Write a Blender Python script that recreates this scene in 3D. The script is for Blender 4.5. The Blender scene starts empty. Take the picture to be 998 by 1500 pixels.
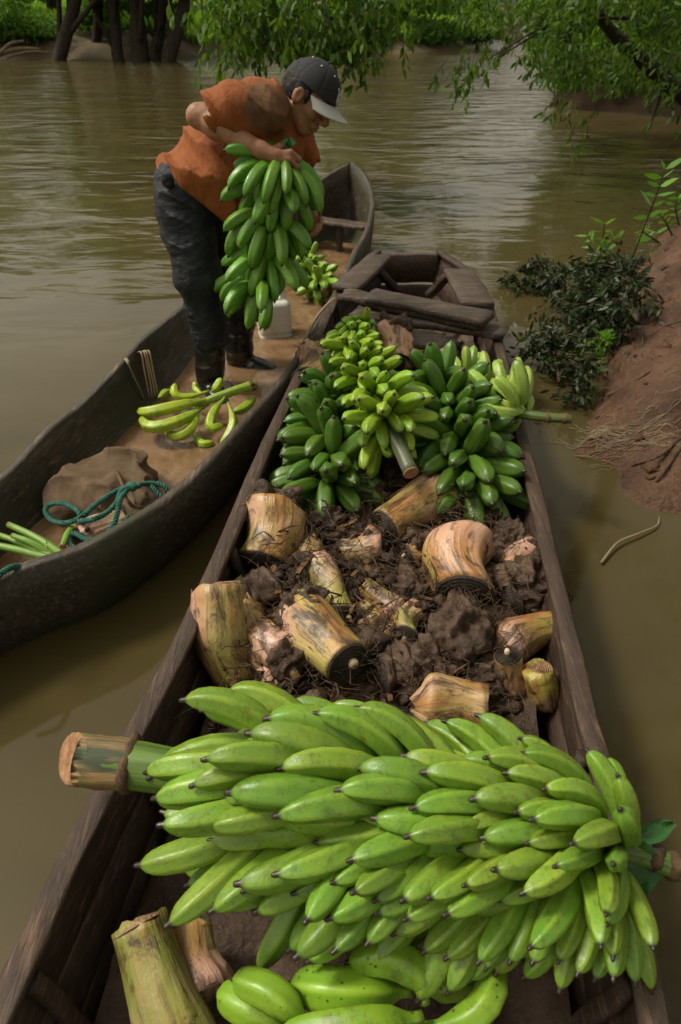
import bpy, bmesh, math, random
import numpy as np
from mathutils import Vector, Matrix
R = math.radians
random.seed(7); RNG = np.random.default_rng(7)
S = bpy.context.scene
COL = S.collection

# ------------------------------------------------------------------ camera
CAM_H, PITCH, FPX = 1.6, R(36.5), 1000.0       # eye height over the water, tilt, focal length in photo pixels
cd = bpy.data.cameras.new('camera'); cam = bpy.data.objects.new('camera', cd); COL.objects.link(cam)
cam.location = (0, 0, CAM_H); cam.rotation_euler = (math.pi/2 - PITCH, 0, 0)
cd.sensor_fit = 'VERTICAL'; cd.sensor_height = 36; cd.lens = 24
cd.clip_start = 0.05; cd.clip_end = 2000
cd.dof.use_dof = True; cd.dof.focus_distance = 1.75; cd.dof.aperture_fstop = 5.6
S.camera = cam
# ------------------------------------------------------------------ sky
SUN_EL, SUN_AZ = R(56), R(-80)                 # azimuth measured from +Y (away from camera) towards +X
w = bpy.data.worlds.new('World'); S.world = w; w.use_nodes = True
wn = w.node_tree.nodes; wl = w.node_tree.links
sky = wn.new('ShaderNodeTexSky'); sky.sky_type = 'NISHITA'; sky.sun_disc = False
sky.sun_elevation = SUN_EL; sky.sun_rotation = SUN_AZ; sky.dust_density = 4.0; sky.air_density = 1.0
hs = wn.new('ShaderNodeHueSaturation'); hs.inputs['Saturation'].default_value = 0.12      # cloud cover: nearly colourless sky
mw = wn.new('ShaderNodeMix'); mw.data_type = 'RGBA'; mw.blend_type = 'MULTIPLY'; mw.inputs[0].default_value = 1; mw.inputs[7].default_value = (1, .95, .80, 1)   # warm white balance
wl.new(sky.outputs[0], hs.inputs['Color']); wl.new(hs.outputs[0], mw.inputs[6]); wl.new(mw.outputs[2], wn['Background'].inputs['Color'])
wn['Background'].inputs['Strength'].default_value = 0.105
# ------------------------------------------------------------------ sun (thin overcast: wide and soft)
sd = bpy.data.lights.new('sun', 'SUN'); sun = bpy.data.objects.new('sun', sd); COL.objects.link(sun)
sd.energy = 1.5; sd.angle = R(10); sd.color = (1, .95, .86)
sdir = Vector((math.sin(SUN_AZ)*math.cos(SUN_EL), math.cos(SUN_AZ)*math.cos(SUN_EL), math.sin(SUN_EL)))
sun.rotation_euler = sdir.to_track_quat('Z', 'Y').to_euler(); sun.location = (0, 0, 30)
# ------------------------------------------------------------------ view
S.view_settings.view_transform = 'Standard'; S.view_settings.look = 'None'
S.view_settings.exposure = 0.68; S.view_settings.gamma = 1.0
S.render.engine = 'CYCLES'
S.cycles.use_denoising = True
S.cycles.max_bounces = 6; S.cycles.transparent_max_bounces = 8
S.cycles.sample_clamp_indirect = 6

# ------------------------------------------------------------------ helpers
_f = np.array([0, math.cos(PITCH), -math.sin(PITCH)]); _d = np.array([0, -math.sin(PITCH), -math.cos(PITCH)])
def at(x, y, z=None, Y=None):
    """world point on the sight line of a photo point at height z or at distance Y"""
    v = _f + np.array([1., 0, 0])*(x-499)/FPX + _d*(y-750)/FPX
    t = (z-CAM_H)/v[2] if z is not None else Y/v[1]
    return np.array([0, 0, CAM_H]) + v*t
def V(p): return Vector((float(p[0]), float(p[1]), float(p[2])))
def nrm(v):
    v = np.asarray(v, float); return v/max(1e-9, np.linalg.norm(v))
def lerp(a, b, t): return a+(b-a)*t
def smooth(x, a, b):
    t = np.clip((x-a)/(b-a), 0, 1); return t*t*(3-2*t)
def interp(xs, ys, x): return np.interp(x, xs, ys)
def catmull(pts, n):
    """n points on a smooth curve through pts"""
    P = np.asarray(pts, float); m = len(P)
    if m == 2: return np.array([lerp(P[0], P[1], t) for t in np.linspace(0, 1, n)])
    Q = np.vstack([2*P[0]-P[1], P, 2*P[-1]-P[-2]])
    out = []
    for s in np.linspace(0, m-1-1e-9, n):
        i = int(s); t = s-i; a, b, c, d = Q[i], Q[i+1], Q[i+2], Q[i+3]
        out.append(.5*((2*b)+(-a+c)*t+(2*a-5*b+4*c-d)*t*t+(-a+3*b-3*c+d)*t**3))
    return np.array(out)
def vnoise(P, scale=1.0, seed=0):
    """smooth value noise in -1..1, vectorised"""
    P = np.asarray(P, np.float64)*scale + seed*17.31
    I = np.floor(P).astype(np.int64); Fr = P-I; U = Fr*Fr*(3-2*Fr)
    def h(ix, iy, iz):
        n = (ix*374761393 + iy*668265263 + iz*2147483647 + seed*1274126177) & 0xffffffff
        n = ((n ^ (n >> 13))*1274126177) & 0xffffffff
        n = n ^ (n >> 16)
        return (n & 0xffff)/32767.5-1
    x, y, z = I[..., 0], I[..., 1], I[..., 2]; u, v, ww = U[..., 0], U[..., 1], U[..., 2]
    a = lerp(lerp(h(x, y, z), h(x+1, y, z), u), lerp(h(x, y+1, z), h(x+1, y+1, z), u), v)
    b = lerp(lerp(h(x, y, z+1), h(x+1, y, z+1), u), lerp(h(x, y+1, z+1), h(x+1, y+1, z+1), u), v)
    return lerp(a, b, ww)
def fbm(P, scale, octv=3, seed=0):
    r = 0; a = 1
    for i in range(octv):
        r = r + a*vnoise(P, scale*2**i, seed+i); a *= .5
    return r
def mesh(name, verts, faces, smooth_shade=True):
    me = bpy.data.meshes.new(name)
    me.from_pydata([tuple(map(float, v)) for v in verts], [], [tuple(map(int, f)) for f in faces])
    if smooth_shade: me.polygons.foreach_set('use_smooth', [True]*len(me.polygons))
    me.update(); return me
def fast_mesh(name, verts, quads, smooth_shade=True):
    """numpy verts (n,3) and faces (m,3 or 4)"""
    me = bpy.data.meshes.new(name); verts = np.asarray(verts, np.float32); quads = np.asarray(quads, np.int32)
    k = quads.shape[1]
    me.vertices.add(len(verts)); me.vertices.foreach_set('co', verts.ravel())
    me.loops.add(quads.size); me.loops.foreach_set('vertex_index', quads.ravel())
    me.polygons.add(len(quads)); me.polygons.foreach_set('loop_start', np.arange(0, quads.size, k, dtype=np.int32))
    me.polygons.foreach_set('use_smooth', np.full(len(quads), smooth_shade))
    me.update(calc_edges=True); me.validate(); return me
def obj(name, me, mat=None, parent=None, loc=None, label=None, cat=None, group=None, kind=None, M=None):
    o = bpy.data.objects.new(name, me); COL.objects.link(o)
    if mat is not None and me is not None and len(me.materials) == 0: me.materials.append(mat)
    if parent is not None: o.parent = parent
    if M is not None: o.matrix_local = M
    elif loc is not None: o.location = V(loc)
    if label: o['label'] = label
    if cat: o['category'] = cat
    if group: o['group'] = group
    if kind: o['kind'] = kind
    return o
def thing(name, label, cat, loc, group=None, M=None):
    o = bpy.data.objects.new(name, None); COL.objects.link(o); o.empty_display_size = .05
    o.location = V(loc)
    o['label'] = label; o['category'] = cat
    if group: o['group'] = group
    return o
def part(name, me, mat, t, world=True, **k):
    """part of thing t whose mesh is in world coordinates: keep it there"""
    o = obj(name, me, mat, t, **k)
    if world:
        p = t; L = Vector((0, 0, 0))
        while p is not None: L += p.location; p = p.parent
        o.location = -L
    return o
def set_attr(me, name, vals):
    a = me.attributes.new(name, 'FLOAT', 'POINT'); a.data.foreach_set('value', np.asarray(vals, np.float32))
def frames(path):
    """parallel-transport frames along a path"""
    P = np.asarray(path, float); T = np.gradient(P, axis=0); T /= np.linalg.norm(T, axis=1)[:, None]+1e-9
    n = np.cross(T[0], [0, 0, 1.]);
    if np.linalg.norm(n) < .05: n = np.cross(T[0], [1., 0, 0])
    n = nrm(n); N = [n]
    for i in range(1, len(P)):
        n = N[-1]-T[i]*np.dot(N[-1], T[i]); N.append(nrm(n))
    N = np.array(N); return T, N, np.cross(T, N)
def tube(path, radii, sides=8, caps=True, prof=None, noise=0, seed=0, nscale=20):
    """verts, faces, along of a tube; prof(theta, t) multiplies the radius"""
    P = np.asarray(path, float); n = len(P); T, N, B = frames(P)
    rad = np.interp(np.linspace(0, 1, n), np.linspace(0, 1, len(radii)), radii) if np.ndim(radii) else np.full(n, radii)
    th = np.linspace(0, 2*math.pi, sides, endpoint=False); vs = []; al = []
    for i in range(n):
        for a in th:
            r = rad[i]*(prof(a, i/(n-1)) if prof else 1)
            vs.append(P[i]+(N[i]*math.cos(a)+B[i]*math.sin(a))*r); al.append(i/(n-1))
    vs = np.array(vs)
    if noise:
        dirs = vs-np.repeat(P, sides, 0)
        vs = vs+dirs*(noise*fbm(vs, nscale, 2, seed))[:, None]
    fs = []
    for i in range(n-1):
        for j in range(sides):
            k = (j+1) % sides; fs.append((i*sides+j, i*sides+k, (i+1)*sides+k, (i+1)*sides+j))
    if caps: fs.append(tuple(range(sides))[::-1]); fs.append(tuple((n-1)*sides+j for j in range(sides)))
    return vs, fs, al
def tube_mesh(name, path, radii, **k):
    v, f, a = tube(path, radii, **k); me = mesh(name, v, f); set_attr(me, 'along', a); return me
class MB:
    """collects pieces into one mesh"""
    def __init__(s): s.v = []; s.f = []; s.n = 0
    def add(s, v, f):
        v = np.asarray(v, float)
        s.f += [tuple(i+s.n for i in q) for q in f]; s.v.append(v); s.n += len(v)
    def tube(s, *a, **k):
        v, f, _ = tube(*a, **k); s.add(v, f)
    def build(s, name, smooth_shade=True): return mesh(name, np.vstack(s.v), s.f, smooth_shade)
def board(a, b, width, thick, up=(0, 0, 1), seed=0, rough=.004, nseg=14, taper=0, chip=.0):
    """a weathered plank from a to b: a bevelled box with uneven edges; returns verts, faces"""
    a, b = np.asarray(a, float), np.asarray(b, float); L = nrm(b-a); up = nrm(np.asarray(up, float)-L*np.dot(up, L)); sd_ = np.cross(L, up)
    e = min(.006, thick*.25); w2, t2 = width/2, thick/2
    pr = [(-w2+e, -t2), (w2-e, -t2), (w2, -t2+e), (w2, t2-e), (w2-e, t2), (w2*.33, t2), (-w2*.33, t2), (-w2+e, t2), (-w2, t2-e), (-w2, -t2+e)]
    vs = []; K = len(pr)
    for i in range(nseg+1):
        t = i/nseg; c = lerp(a, b, t); s = 1-taper*t
        for (x, z) in pr: vs.append(c+sd_*x*s+up*z)
    vs = np.array(vs)
    vs += sd_*(rough*1.6*vnoise(vs, 9, seed))[:, None] + up*(rough*vnoise(vs, 14, seed+5))[:, None]
    if chip: vs[-K:] += L*(chip*vnoise(vs[-K:], 40, seed+2))[:, None]; vs[:K] -= L*(chip*vnoise(vs[:K], 40, seed+3))[:, None]
    fs = [(i*K+j, i*K+(j+1) % K, (i+1)*K+(j+1) % K, (i+1)*K+j) for i in range(nseg) for j in range(K)]
    fs.append(tuple(range(K))[::-1]); fs.append(tuple(nseg*K+j for j in range(K)))
    return vs, fs
def blob(center, radii, seed=0, amp=.25, scale=3.0, sub=3, rot=None):
    """displaced icosphere: verts, faces"""
    bm = bmesh.new(); bmesh.ops.create_icosphere(bm, subdivisions=sub, radius=1)
    v = np.array([x.co[:] for x in bm.verts]); f = [tuple(q.index for q in p.verts) for p in bm.faces]; bm.free()
    v = v*(1+amp*fbm(v, scale, 3, seed))[:, None]*np.asarray(radii)
    if rot is not None: v = v@np.asarray(rot).T
    return v+np.asarray(center), f
# ------------------------------------------------------------------ smooth solids from distance fields
class SDF:
    def __init__(s, lo, hi, res):
        s.lo = np.array(lo, float); s.res = res; n = np.ceil((np.array(hi)-s.lo)/res).astype(int)+1
        s.ax = [(s.lo[i]+np.arange(n[i])*res).astype(np.float32) for i in range(3)]
        s.F = np.full(tuple(n), .2, np.float32)
    def _box(s, lo, hi, m):
        sl = []
        for i in range(3):
            a = max(0, int((lo[i]-m-s.lo[i])/s.res)); b = min(len(s.ax[i]), int((hi[i]+m-s.lo[i])/s.res)+2); sl.append(slice(a, max(a, b)))
        g = np.meshgrid(*[s.ax[i][sl[i]] for i in range(3)], indexing='ij'); return tuple(sl), g
    def _put(s, sl, d, k, op='add'):
        F = s.F[sl]
        if op == 'cut': h = np.clip(.5-.5*(F+d)/k, 0, 1); s.F[sl] = F*(1-h)-d*h+k*h*(1-h)
        else: h = np.clip(.5+.5*(F-d)/k, 0, 1); s.F[sl] = F*(1-h)+d*h-k*h*(1-h)
    def cone(s, a, b, ra, rb, k=.03, op='add', flat=None):
        a, b = np.asarray(a, float), np.asarray(b, float); m = max(ra, rb)
        sl, (X, Y, Z) = s._box(np.minimum(a, b)-m, np.maximum(a, b)+m, .05+k)
        ba = b-a; q = ba.dot(ba)+1e-12
        px, py, pz = X-a[0], Y-a[1], Z-a[2]
        h = np.clip((px*ba[0]+py*ba[1]+pz*ba[2])/q, 0, 1)
        dx, dy, dz = px-ba[0]*h, py-ba[1]*h, pz-ba[2]*h
        if flat is not None:      # flat = (axis, factor): squash across that axis
            ax, fc = nrm(flat[0]), flat[1]; c = (dx*ax[0]+dy*ax[1]+dz*ax[2])*(1/fc-1)
            dx, dy, dz = dx+ax[0]*c, dy+ax[1]*c, dz+ax[2]*c
        s._put(sl, (np.sqrt(dx*dx+dy*dy+dz*dz)-(ra+(rb-ra)*h)).astype(np.float32), k, op); return s
    def chain(s, pts, radii, k=.03, **q):
        for i in range(len(pts)-1): s.cone(pts[i], pts[i+1], radii[i], radii[i+1], k, **q)
        return s
    def ell(s, c, r, axes=None, k=.03, op='add'):
        c = np.asarray(c, float); r = np.asarray(r, float); m = r.max()
        sl, (X, Y, Z) = s._box(c-m, c+m, .05+k); A = np.eye(3) if axes is None else np.asarray(axes)
        p = [(X-c[0])*A[i][0]+(Y-c[1])*A[i][1]+(Z-c[2])*A[i][2] for i in range(3)]
        k0 = np.sqrt(sum((p[i]/r[i])**2 for i in range(3))); k1 = np.sqrt(sum((p[i]/r[i]**2)**2 for i in range(3)))+1e-6
        s._put(sl, (k0*(k0-1)/k1).astype(np.float32), k, op); return s
    def disp(s, fn, band=.04):
        i = np.where(np.abs(s.F) < band)
        P = np.stack([s.ax[0][i[0]], s.ax[1][i[1]], s.ax[2][i[2]]], -1)
        s.F[i] += fn(P).astype(np.float32); return s
    def mesh(s, name):
        F = s.F; n = F.shape; ins = F < 0
        c = [F[i:n[0]-1+i, j:n[1]-1+j, k:n[2]-1+k] for i in (0, 1) for j in (0, 1) for k in (0, 1)]
        cnt = sum((q < 0).astype(np.int8) for q in c); act = (cnt > 0) & (cnt < 8)
        I = np.stack(np.where(act), -1); idx = np.full(act.shape, -1, np.int64); idx[act] = np.arange(len(I))
        val = np.stack([q[act] for q in c], -1); off = np.array([(i, j, k) for i in (0, 1) for j in (0, 1) for k in (0, 1)], float)
        pos = np.zeros((len(I), 3)); num = np.zeros(len(I))
        for a in range(8):
            for b in range(a+1, 8):
                if np.abs(off[a]-off[b]).sum() != 1: continue
                m = (val[:, a] < 0) != (val[:, b] < 0); t = val[m, a]/(val[m, a]-val[m, b])
                pos[m] += off[a]+t[:, None]*(off[b]-off[a]); num[m] += 1
        P = s.lo+(I+pos/num[:, None])*s.res
        Q = []
        for ax in range(3):
            o1, o2 = [(1, 2), (2, 0), (0, 1)][ax]
            sa = [slice(None)]*3; sb = [slice(None)]*3; sa[ax] = slice(0, n[ax]-1); sb[ax] = slice(1, n[ax])
            A, Bb = ins[tuple(sa)], ins[tuple(sb)]
            E = np.stack(np.where(A != Bb), -1)
            E = E[(E[:, o1] > 0) & (E[:, o2] > 0) & (E[:, o1] < n[o1]-1) & (E[:, o2] < n[o2]-1)]
            e1 = np.zeros(3, int); e1[o1] = 1; e2 = np.zeros(3, int); e2[o2] = 1
            q = np.stack([idx[tuple((E-e1-e2).T)], idx[tuple((E-e2).T)], idx[tuple(E.T)], idx[tuple((E-e1).T)]], -1)
            fl = ~A[tuple(E.T)]; q[fl] = q[fl][:, ::-1]; Q.append(q)
        return fast_mesh(name, P, np.vstack(Q))
# ------------------------------------------------------------------ materials
class NT:
    def __init__(s, name):
        s.m = bpy.data.materials.new(name); s.m.use_nodes = True; s.t = s.m.node_tree; s.b = s.t.nodes['Principled BSDF']; s.out = s.t.nodes['Material Output']
        s._tc = None
    def n(s, typ, **k):
        q = s.t.nodes.new('ShaderNode'+typ)
        for a, v in k.items(): setattr(q, a, v)
        return q
    def l(s, a, b): s.t.links.new(a, b)
    def put(s, sock, v):
        if hasattr(v, 'is_output') or isinstance(v, bpy.types.NodeSocket): s.l(v, sock)
        elif isinstance(v, (tuple, list)) and len(v) == 3 and sock.type == 'RGBA': sock.default_value = (*v, 1)
        else: sock.default_value = v
    def coord(s, kind='Object'):
        if s._tc is None: s._tc = s.n('TexCoord')
        return s._tc.outputs[kind]
    def pos(s): return s.n('NewGeometry').outputs['Position']
    def scale(s, vec, sc, rot=(0, 0, 0)):
        q = s.n('Mapping'); s.l(vec, q.inputs['Vector']); q.inputs['Scale'].default_value = sc; q.inputs['Rotation'].default_value = rot; return q.outputs[0]
    def noise(s, vec, sc=5, det=4, rough=.55, dist=0):
        q = s.n('TexNoise'); s.l(vec, q.inputs['Vector']); q.inputs['Scale'].default_value = sc; q.inputs['Detail'].default_value = det
        q.inputs['Roughness'].default_value = rough; q.inputs['Distortion'].default_value = dist; return q.outputs['Fac']
    def voro(s, vec, sc=5, feat='F1', out='Distance'):
        q = s.n('TexVoronoi', feature=feat); s.l(vec, q.inputs['Vector']); q.inputs['Scale'].default_value = sc; return q.outputs[out]
    def ramp(s, fac, stops, interp='LINEAR'):
        q = s.n('ValToRGB'); s.put(q.inputs[0], fac); e = q.color_ramp; e.interpolation = interp
        while len(e.elements) < len(stops): e.elements.new(.5)
        for el, (p, c) in zip(e.elements, stops):
            el.position = p; el.color = (*c, 1) if isinstance(c, tuple) else (c, c, c, 1)
        return q.outputs[0]
    def mix(s, fac, a, b, mode='MIX'):
        q = s.n('Mix', data_type='RGBA', blend_type=mode); s.put(q.inputs[0], fac); s.put(q.inputs[6], a); s.put(q.inputs[7], b); return q.outputs[2]
    def math(s, op, a, b=0., c=0.):
        q = s.n('Math', operation=op); s.put(q.inputs[0], a); s.put(q.inputs[1], b); s.put(q.inputs[2], c); return q.outputs[0]
    def attr(s, name, kind='GEOMETRY', out='Fac'):
        q = s.n('Attribute', attribute_type=kind, attribute_name=name); return q.outputs[out]
    def rnd(s): return s.n('ObjectInfo').outputs['Random']
    def ocol(s): return s.n('ObjectInfo').outputs['Color']
    def sep(s, vec):
        q = s.n('SeparateXYZ'); s.l(vec, q.inputs[0]); return q.outputs
    def bump(s, h, strength=.3, dist=.01, normal=None):
        q = s.n('Bump'); s.l(h, q.inputs['Height']); s.put(q.inputs['Strength'], strength); q.inputs['Distance'].default_value = dist
        if normal is not None: s.l(normal, q.inputs['Normal'])
        return q.outputs[0]
    def fin(s, color, rough=.6, normal=None, spec=.5, **k):
        s.put(s.b.inputs['Base Color'], color); s.put(s.b.inputs['Roughness'], rough); s.put(s.b.inputs['Specular IOR Level'], spec)
        if normal is not None: s.l(normal, s.b.inputs['Normal'])
        for a, v in k.items(): s.put(s.b.inputs[a.replace('_', ' ')], v)
        return s.m

MATS = {}
def mk_wood(name, c0, c1, c2, along=(1, 12, 12), rough=.75, bump=.5, moss=None, wet=None):
    n = NT(name); o = n.coord(); p = n.scale(o, along)
    g = n.noise(p, 6, 6, .65, .4); g2 = n.noise(o, 4, 3)
    c = n.ramp(g, [(.25, c0), (.5, c1), (.75, c2)])
    c = n.mix(n.ramp(g2, [(.35, 0.), (.7, 1.)]), c, n.mix(.5, c, c0), 'MIX')
    c = n.mix(n.ramp(n.noise(n.scale(o, tuple(x*1.6 for x in along)), 3, 6, .7, .3), [(.54, 0.), (.68, .8)]), c, tuple(min(1, x*1.9) for x in c2))
    c = n.mix(n.ramp(n.noise(n.scale(o, tuple(x*2.5 for x in along)), 3, 4, .7), [(.30, .9), (.42, 0.)]), c, tuple(x*.35 for x in c0))
    c = n.mix(n.ramp(n.noise(o, 13, 6, .7), [(.58, 0.), (.70, .7)]), c, (.10, .062, .036))
    if moss:
        c = n.mix(n.ramp(n.noise(o, 2.2, 4), [(.48, 0.), (.62, .85)]), c, moss)
    r = n.ramp(n.noise(o, 7, 3), [(.3, rough-.2), (.7, rough+.1)])
    b = n.bump(n.noise(p, 22, 5, .7), bump, .006)
    b = n.bump(n.noise(o, 60, 3), .25, .003, b)
    return n.fin(c, r, b)
def mk_banana():
    n = NT('plantain_skin'); o = n.coord(); base = n.ocol(); al = n.attr('along'); rg = n.attr('ridge'); rnd = n.rnd()
    wv = n.n('VectorMath', operation='ADD'); n.l(o, wv.inputs[0])
    cb = n.n('CombineXYZ'); n.l(n.math('MULTIPLY', rnd, 30.), cb.inputs[0]); n.l(n.math('MULTIPLY', rnd, 17.), cb.inputs[2]); n.l(cb.outputs[0], wv.inputs[1]); P = wv.outputs[0]
    c = n.mix(n.ramp(n.noise(P, 14, 3), [(.3, 0.), (.7, .5)]), base, n.mix(1, base, (1.5, 1.22, .9), 'MULTIPLY'))
    c = n.mix(n.math('MULTIPLY', rnd, .55), c, n.mix(1, c, (.62, .74, .6), 'MULTIPLY'))
    c = n.mix(n.math('MULTIPLY', rg, .6), c, n.mix(1, c, (1.6, 1.4, 1.25), 'MULTIPLY'))       # paler along the angles
    c = n.mix(n.ramp(al, [(.12, .5), (.4, 0.), (.72, 0.), (.94, .55)]), c, n.mix(1, c, (.62, .74, .55), 'MULTIPLY'))      # greener neck and tip
    c = n.mix(n.ramp(n.noise(n.scale(P, (1, 1, .5)), 7, 3), [(.45, 0.), (.7, .5)]), c, n.mix(1, c, (1.35, 1.12, .9), 'MULTIPLY'))
    st = n.noise(n.scale(P, (1, 1, .12)), 130, 3); c = n.mix(n.ramp(st, [(.45, 0.), (.75, .35)]), c, n.mix(1, c, (.7, .8, .6), 'MULTIPLY'))
    # small dark specks, scuffs, dried latex
    vo = n.n('TexVoronoi', feature='F1'); n.l(P, vo.inputs['Vector']); vo.inputs['Scale'].default_value = 85.
    sp = n.math('LESS_THAN', vo.outputs['Distance'], n.math('MULTIPLY', n.math('SUBTRACT', n.sep(vo.outputs['Color'])[0], .66), .9))
    c = n.mix(n.math('MULTIPLY', sp, .8), c, (.035, .03, .012))
    sc = n.ramp(n.noise(n.scale(P, (1, 1, .45)), 15, 9, .82), [(.52, 0.), (.62, .85)])
    c = n.mix(sc, c, n.mix(.55, c, (.05, .035, .015)))
    c = n.mix(n.ramp(al, [(.0, .45), (.1, 0.)]), c, (.16, .2, .03))
    c = n.mix(n.ramp(al, [(.94, 0.), (.965, 1.)]), c, (.026, .017, .010))
    b = n.bump(n.noise(n.scale(P, (1, 1, .2)), 70, 4), .22, .003)
    b = n.bump(n.noise(P, 220, 2), .08, .001, b)
    r = n.ramp(n.noise(P, 22, 4), [(.3, .26), (.7, .5)])
    return n.fin(c, r, b, .5, Subsurface_Weight=.0)
def mk_leaf(name, c0, c1, trans=.35, rough=.5):
    n = NT(name); g = n.n('NewGeometry'); rp = g.outputs['Random Per Island']
    c = n.ramp(rp, [(0., c0), (1., c1)]); n.fin(c, rough, None, .4)
    tr = n.n('BsdfTranslucent'); n.l(n.mix(1, c, (1.25, 1.3, .6), 'MULTIPLY'), tr.inputs[0])
    ms = n.n('MixShader'); ms.inputs[0].default_value = trans; n.l(n.b.outputs[0], ms.inputs[1]); n.l(tr.outputs[0], ms.inputs[2]); n.l(ms.outputs[0], n.out.inputs[0])
    return n.m
def mk_bark(name, c0, c1):
    n = NT(name); o = n.coord(); p = n.scale(o, (3, 3, .6)); g = n.noise(p, 5, 6, .65)
    return n.fin(n.ramp(g, [(.3, c0), (.7, c1)]), .9, n.bump(n.noise(p, 9, 5), .8, .05), .2)
def mk_mud(name, c0, c1, c2, rough=(.35, .8), sc=1.0, bump=.8, dist=.03, spec=.4):
    n = NT(name); o = n.pos(); g = n.noise(o, 2.2*sc, 6, .6)
    c = n.ramp(g, [(.3, c0), (.5, c1), (.72, c2)])
    c = n.mix(n.ramp(n.noise(o, 30*sc, 4), [(.45, 0.), (.75, .7)]), c, n.mix(1, c, (.55, .5, .45), 'MULTIPLY'))
    r = n.ramp(n.noise(o, 4*sc, 3), [(.35, rough[0]), (.65, rough[1])])
    b = n.bump(n.noise(o, 9*sc, 6, .65), bump, dist); b = n.bump(n.noise(o, 70*sc, 4, .7), .5, dist*.2, b)
    return n.fin(c, r, b, spec)
def mk_water():
    n = NT('river_water'); p = n.pos(); xyz = n.sep(p)
    calm = n.ramp(n.math('DIVIDE', xyz[1], 20.), [(.1, .02), (.22, .10), (.45, .34), (1., .5)])
    patch = n.ramp(n.noise(n.scale(p, (.25, .5, 1)), 1.2, 3), [(.35, .35), (.65, 1.)])
    pw = n.scale(p, (.8, 1.7, 1))
    h = n.math('ADD', n.math('MULTIPLY', n.noise(pw, 1.3, 2, .5, .6), 1.), n.math('MULTIPLY', n.noise(pw, 4., 3, .5, 1.0), .13))
    h = n.math('ADD', h, n.math('MULTIPLY', n.noise(pw, 18., 2), .02))
    b = n.bump(h, n.math('MULTIPLY', calm, patch), .24)
    c = n.ramp(n.noise(n.scale(p, (.5, .9, 1)), .9, 4, .6, .8), [(.3, (.052, .039, .0145)), (.55, (.070, .053, .020)), (.8, (.088, .067, .027))])
    # silt clouds in the shallows along the bank, specks of foam on the open river
    fo = n.ramp(n.noise(n.scale(p, (1.0, 2.6, 1)), 7., 8, .75, .5), [(.70, 0.), (.76, .5)])
    c = n.mix(n.math('MULTIPLY', fo, calm), c, (.36, .33, .26))
    vo = n.n('TexVoronoi', feature='F1'); n.l(p, vo.inputs['Vector']); vo.inputs['Scale'].default_value = 5.
    sp = n.math('LESS_THAN', vo.outputs['Distance'], n.math('MULTIPLY', n.math('SUBTRACT', n.sep(vo.outputs['Color'])[0], .8), .13)); c = n.mix(sp, c, (.4, .38, .33))     # bubbles and bits of drift
    return n.fin(c, n.ramp(fo, [(0., .07), (.5, .35)]), b, .5, IOR=1.33)
def mk_simple(name, c, rough=.6, bsc=None, bst=.3, bd=.005, var=.25, spec=.5):
    n = NT(name); o = n.coord()
    col = n.mix(n.ramp(n.noise(o, 9, 4), [(.3, 0.), (.7, 1.)]), tuple(x*(1-var) for x in c), tuple(min(1, x*(1+var)) for x in c))
    return n.fin(col, rough, n.bump(n.noise(o, bsc, 4), bst, bd) if bsc else None, spec)
MATS['water'] = mk_water()
MATS['banana'] = mk_banana()
MATS['canoe'] = mk_wood('weathered_dugout_wood', (.022, .016, .010), (.048, .034, .020), (.09, .068, .044), (12, 1, 12), .7, .4, moss=(.030, .036, .012))
MATS['boat'] = mk_wood('brown_boat_wood', (.022, .012, .007), (.052, .028, .015), (.10, .06, .036), (14, 1, 14), .68, .6)
MATS['plank'] = mk_wood('grey_brown_plank', (.024, .014, .009), (.06, .038, .024), (.13, .092, .062), (1, 14, 14), .72, .6)
MATS['leaf_far'] = mk_leaf('far_leaf', (.05, .125, .014), (.17, .31, .04), .5)
MATS['leaf_mid'] = mk_leaf('branch_leaf', (.025, .07, .008), (.14, .24, .025), .45)
MATS['leaf_dark'] = mk_leaf('wet_dead_leaf', (.008, .014, .005), (.045, .07, .018), .15, .5)
MATS['leaf_fresh'] = mk_leaf('fresh_leaf', (.09, .24, .02), (.17, .36, .04), .4)
MATS['grass'] = mk_leaf('meadow_grass', (.16, .32, .03), (.3, .46, .06), .4)
MATS['bark'] = mk_bark('dark_bark', (.022, .017, .012), (.06, .047, .034))
MATS['bark_pale'] = mk_bark('pale_dead_wood', (.14, .095, .06), (.26, .19, .13))
MATS['twig'] = mk_bark('brown_twig', (.05, .033, .02), (.12, .08, .05))
MATS['straw'] = mk_simple('dry_straw', (.24, .17, .095), .8)
MATS['bank'] = mk_mud('red_brown_mud', (.06, .028, .014), (.115, .056, .028), (.17, .09, .05), (.3, .85), 1.6, 1.0, .05)
MATS['farbank'] = mk_mud('far_bank_earth', (.06, .04, .02), (.11, .08, .04), (.16, .12, .06), (.8, .9), .4)
# ================================================================== SETTING
def grid_mesh(name, xs, ys, zf):
    X, Y = np.meshgrid(xs, ys, indexing='ij'); Z = zf(X, Y); n, m = X.shape
    v = np.stack([X, Y, Z], -1).reshape(-1, 3); i = np.arange(n*m).reshape(n, m)
    q = np.stack([i[:-1, :-1], i[1:, :-1], i[1:, 1:], i[:-1, 1:]], -1).reshape(-1, 4); return fast_mesh(name, v, q)
me = grid_mesh('river', np.array([-400, -30, -8, 0, 8, 30, 400.]), np.array([-60, -5, 0, 5, 12, 30, 60, 400.]), lambda X, Y: 0*X)
obj('river', me, MATS['water'], kind='structure', label='wide muddy brown river flowing past the boats', cat='river')

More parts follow.
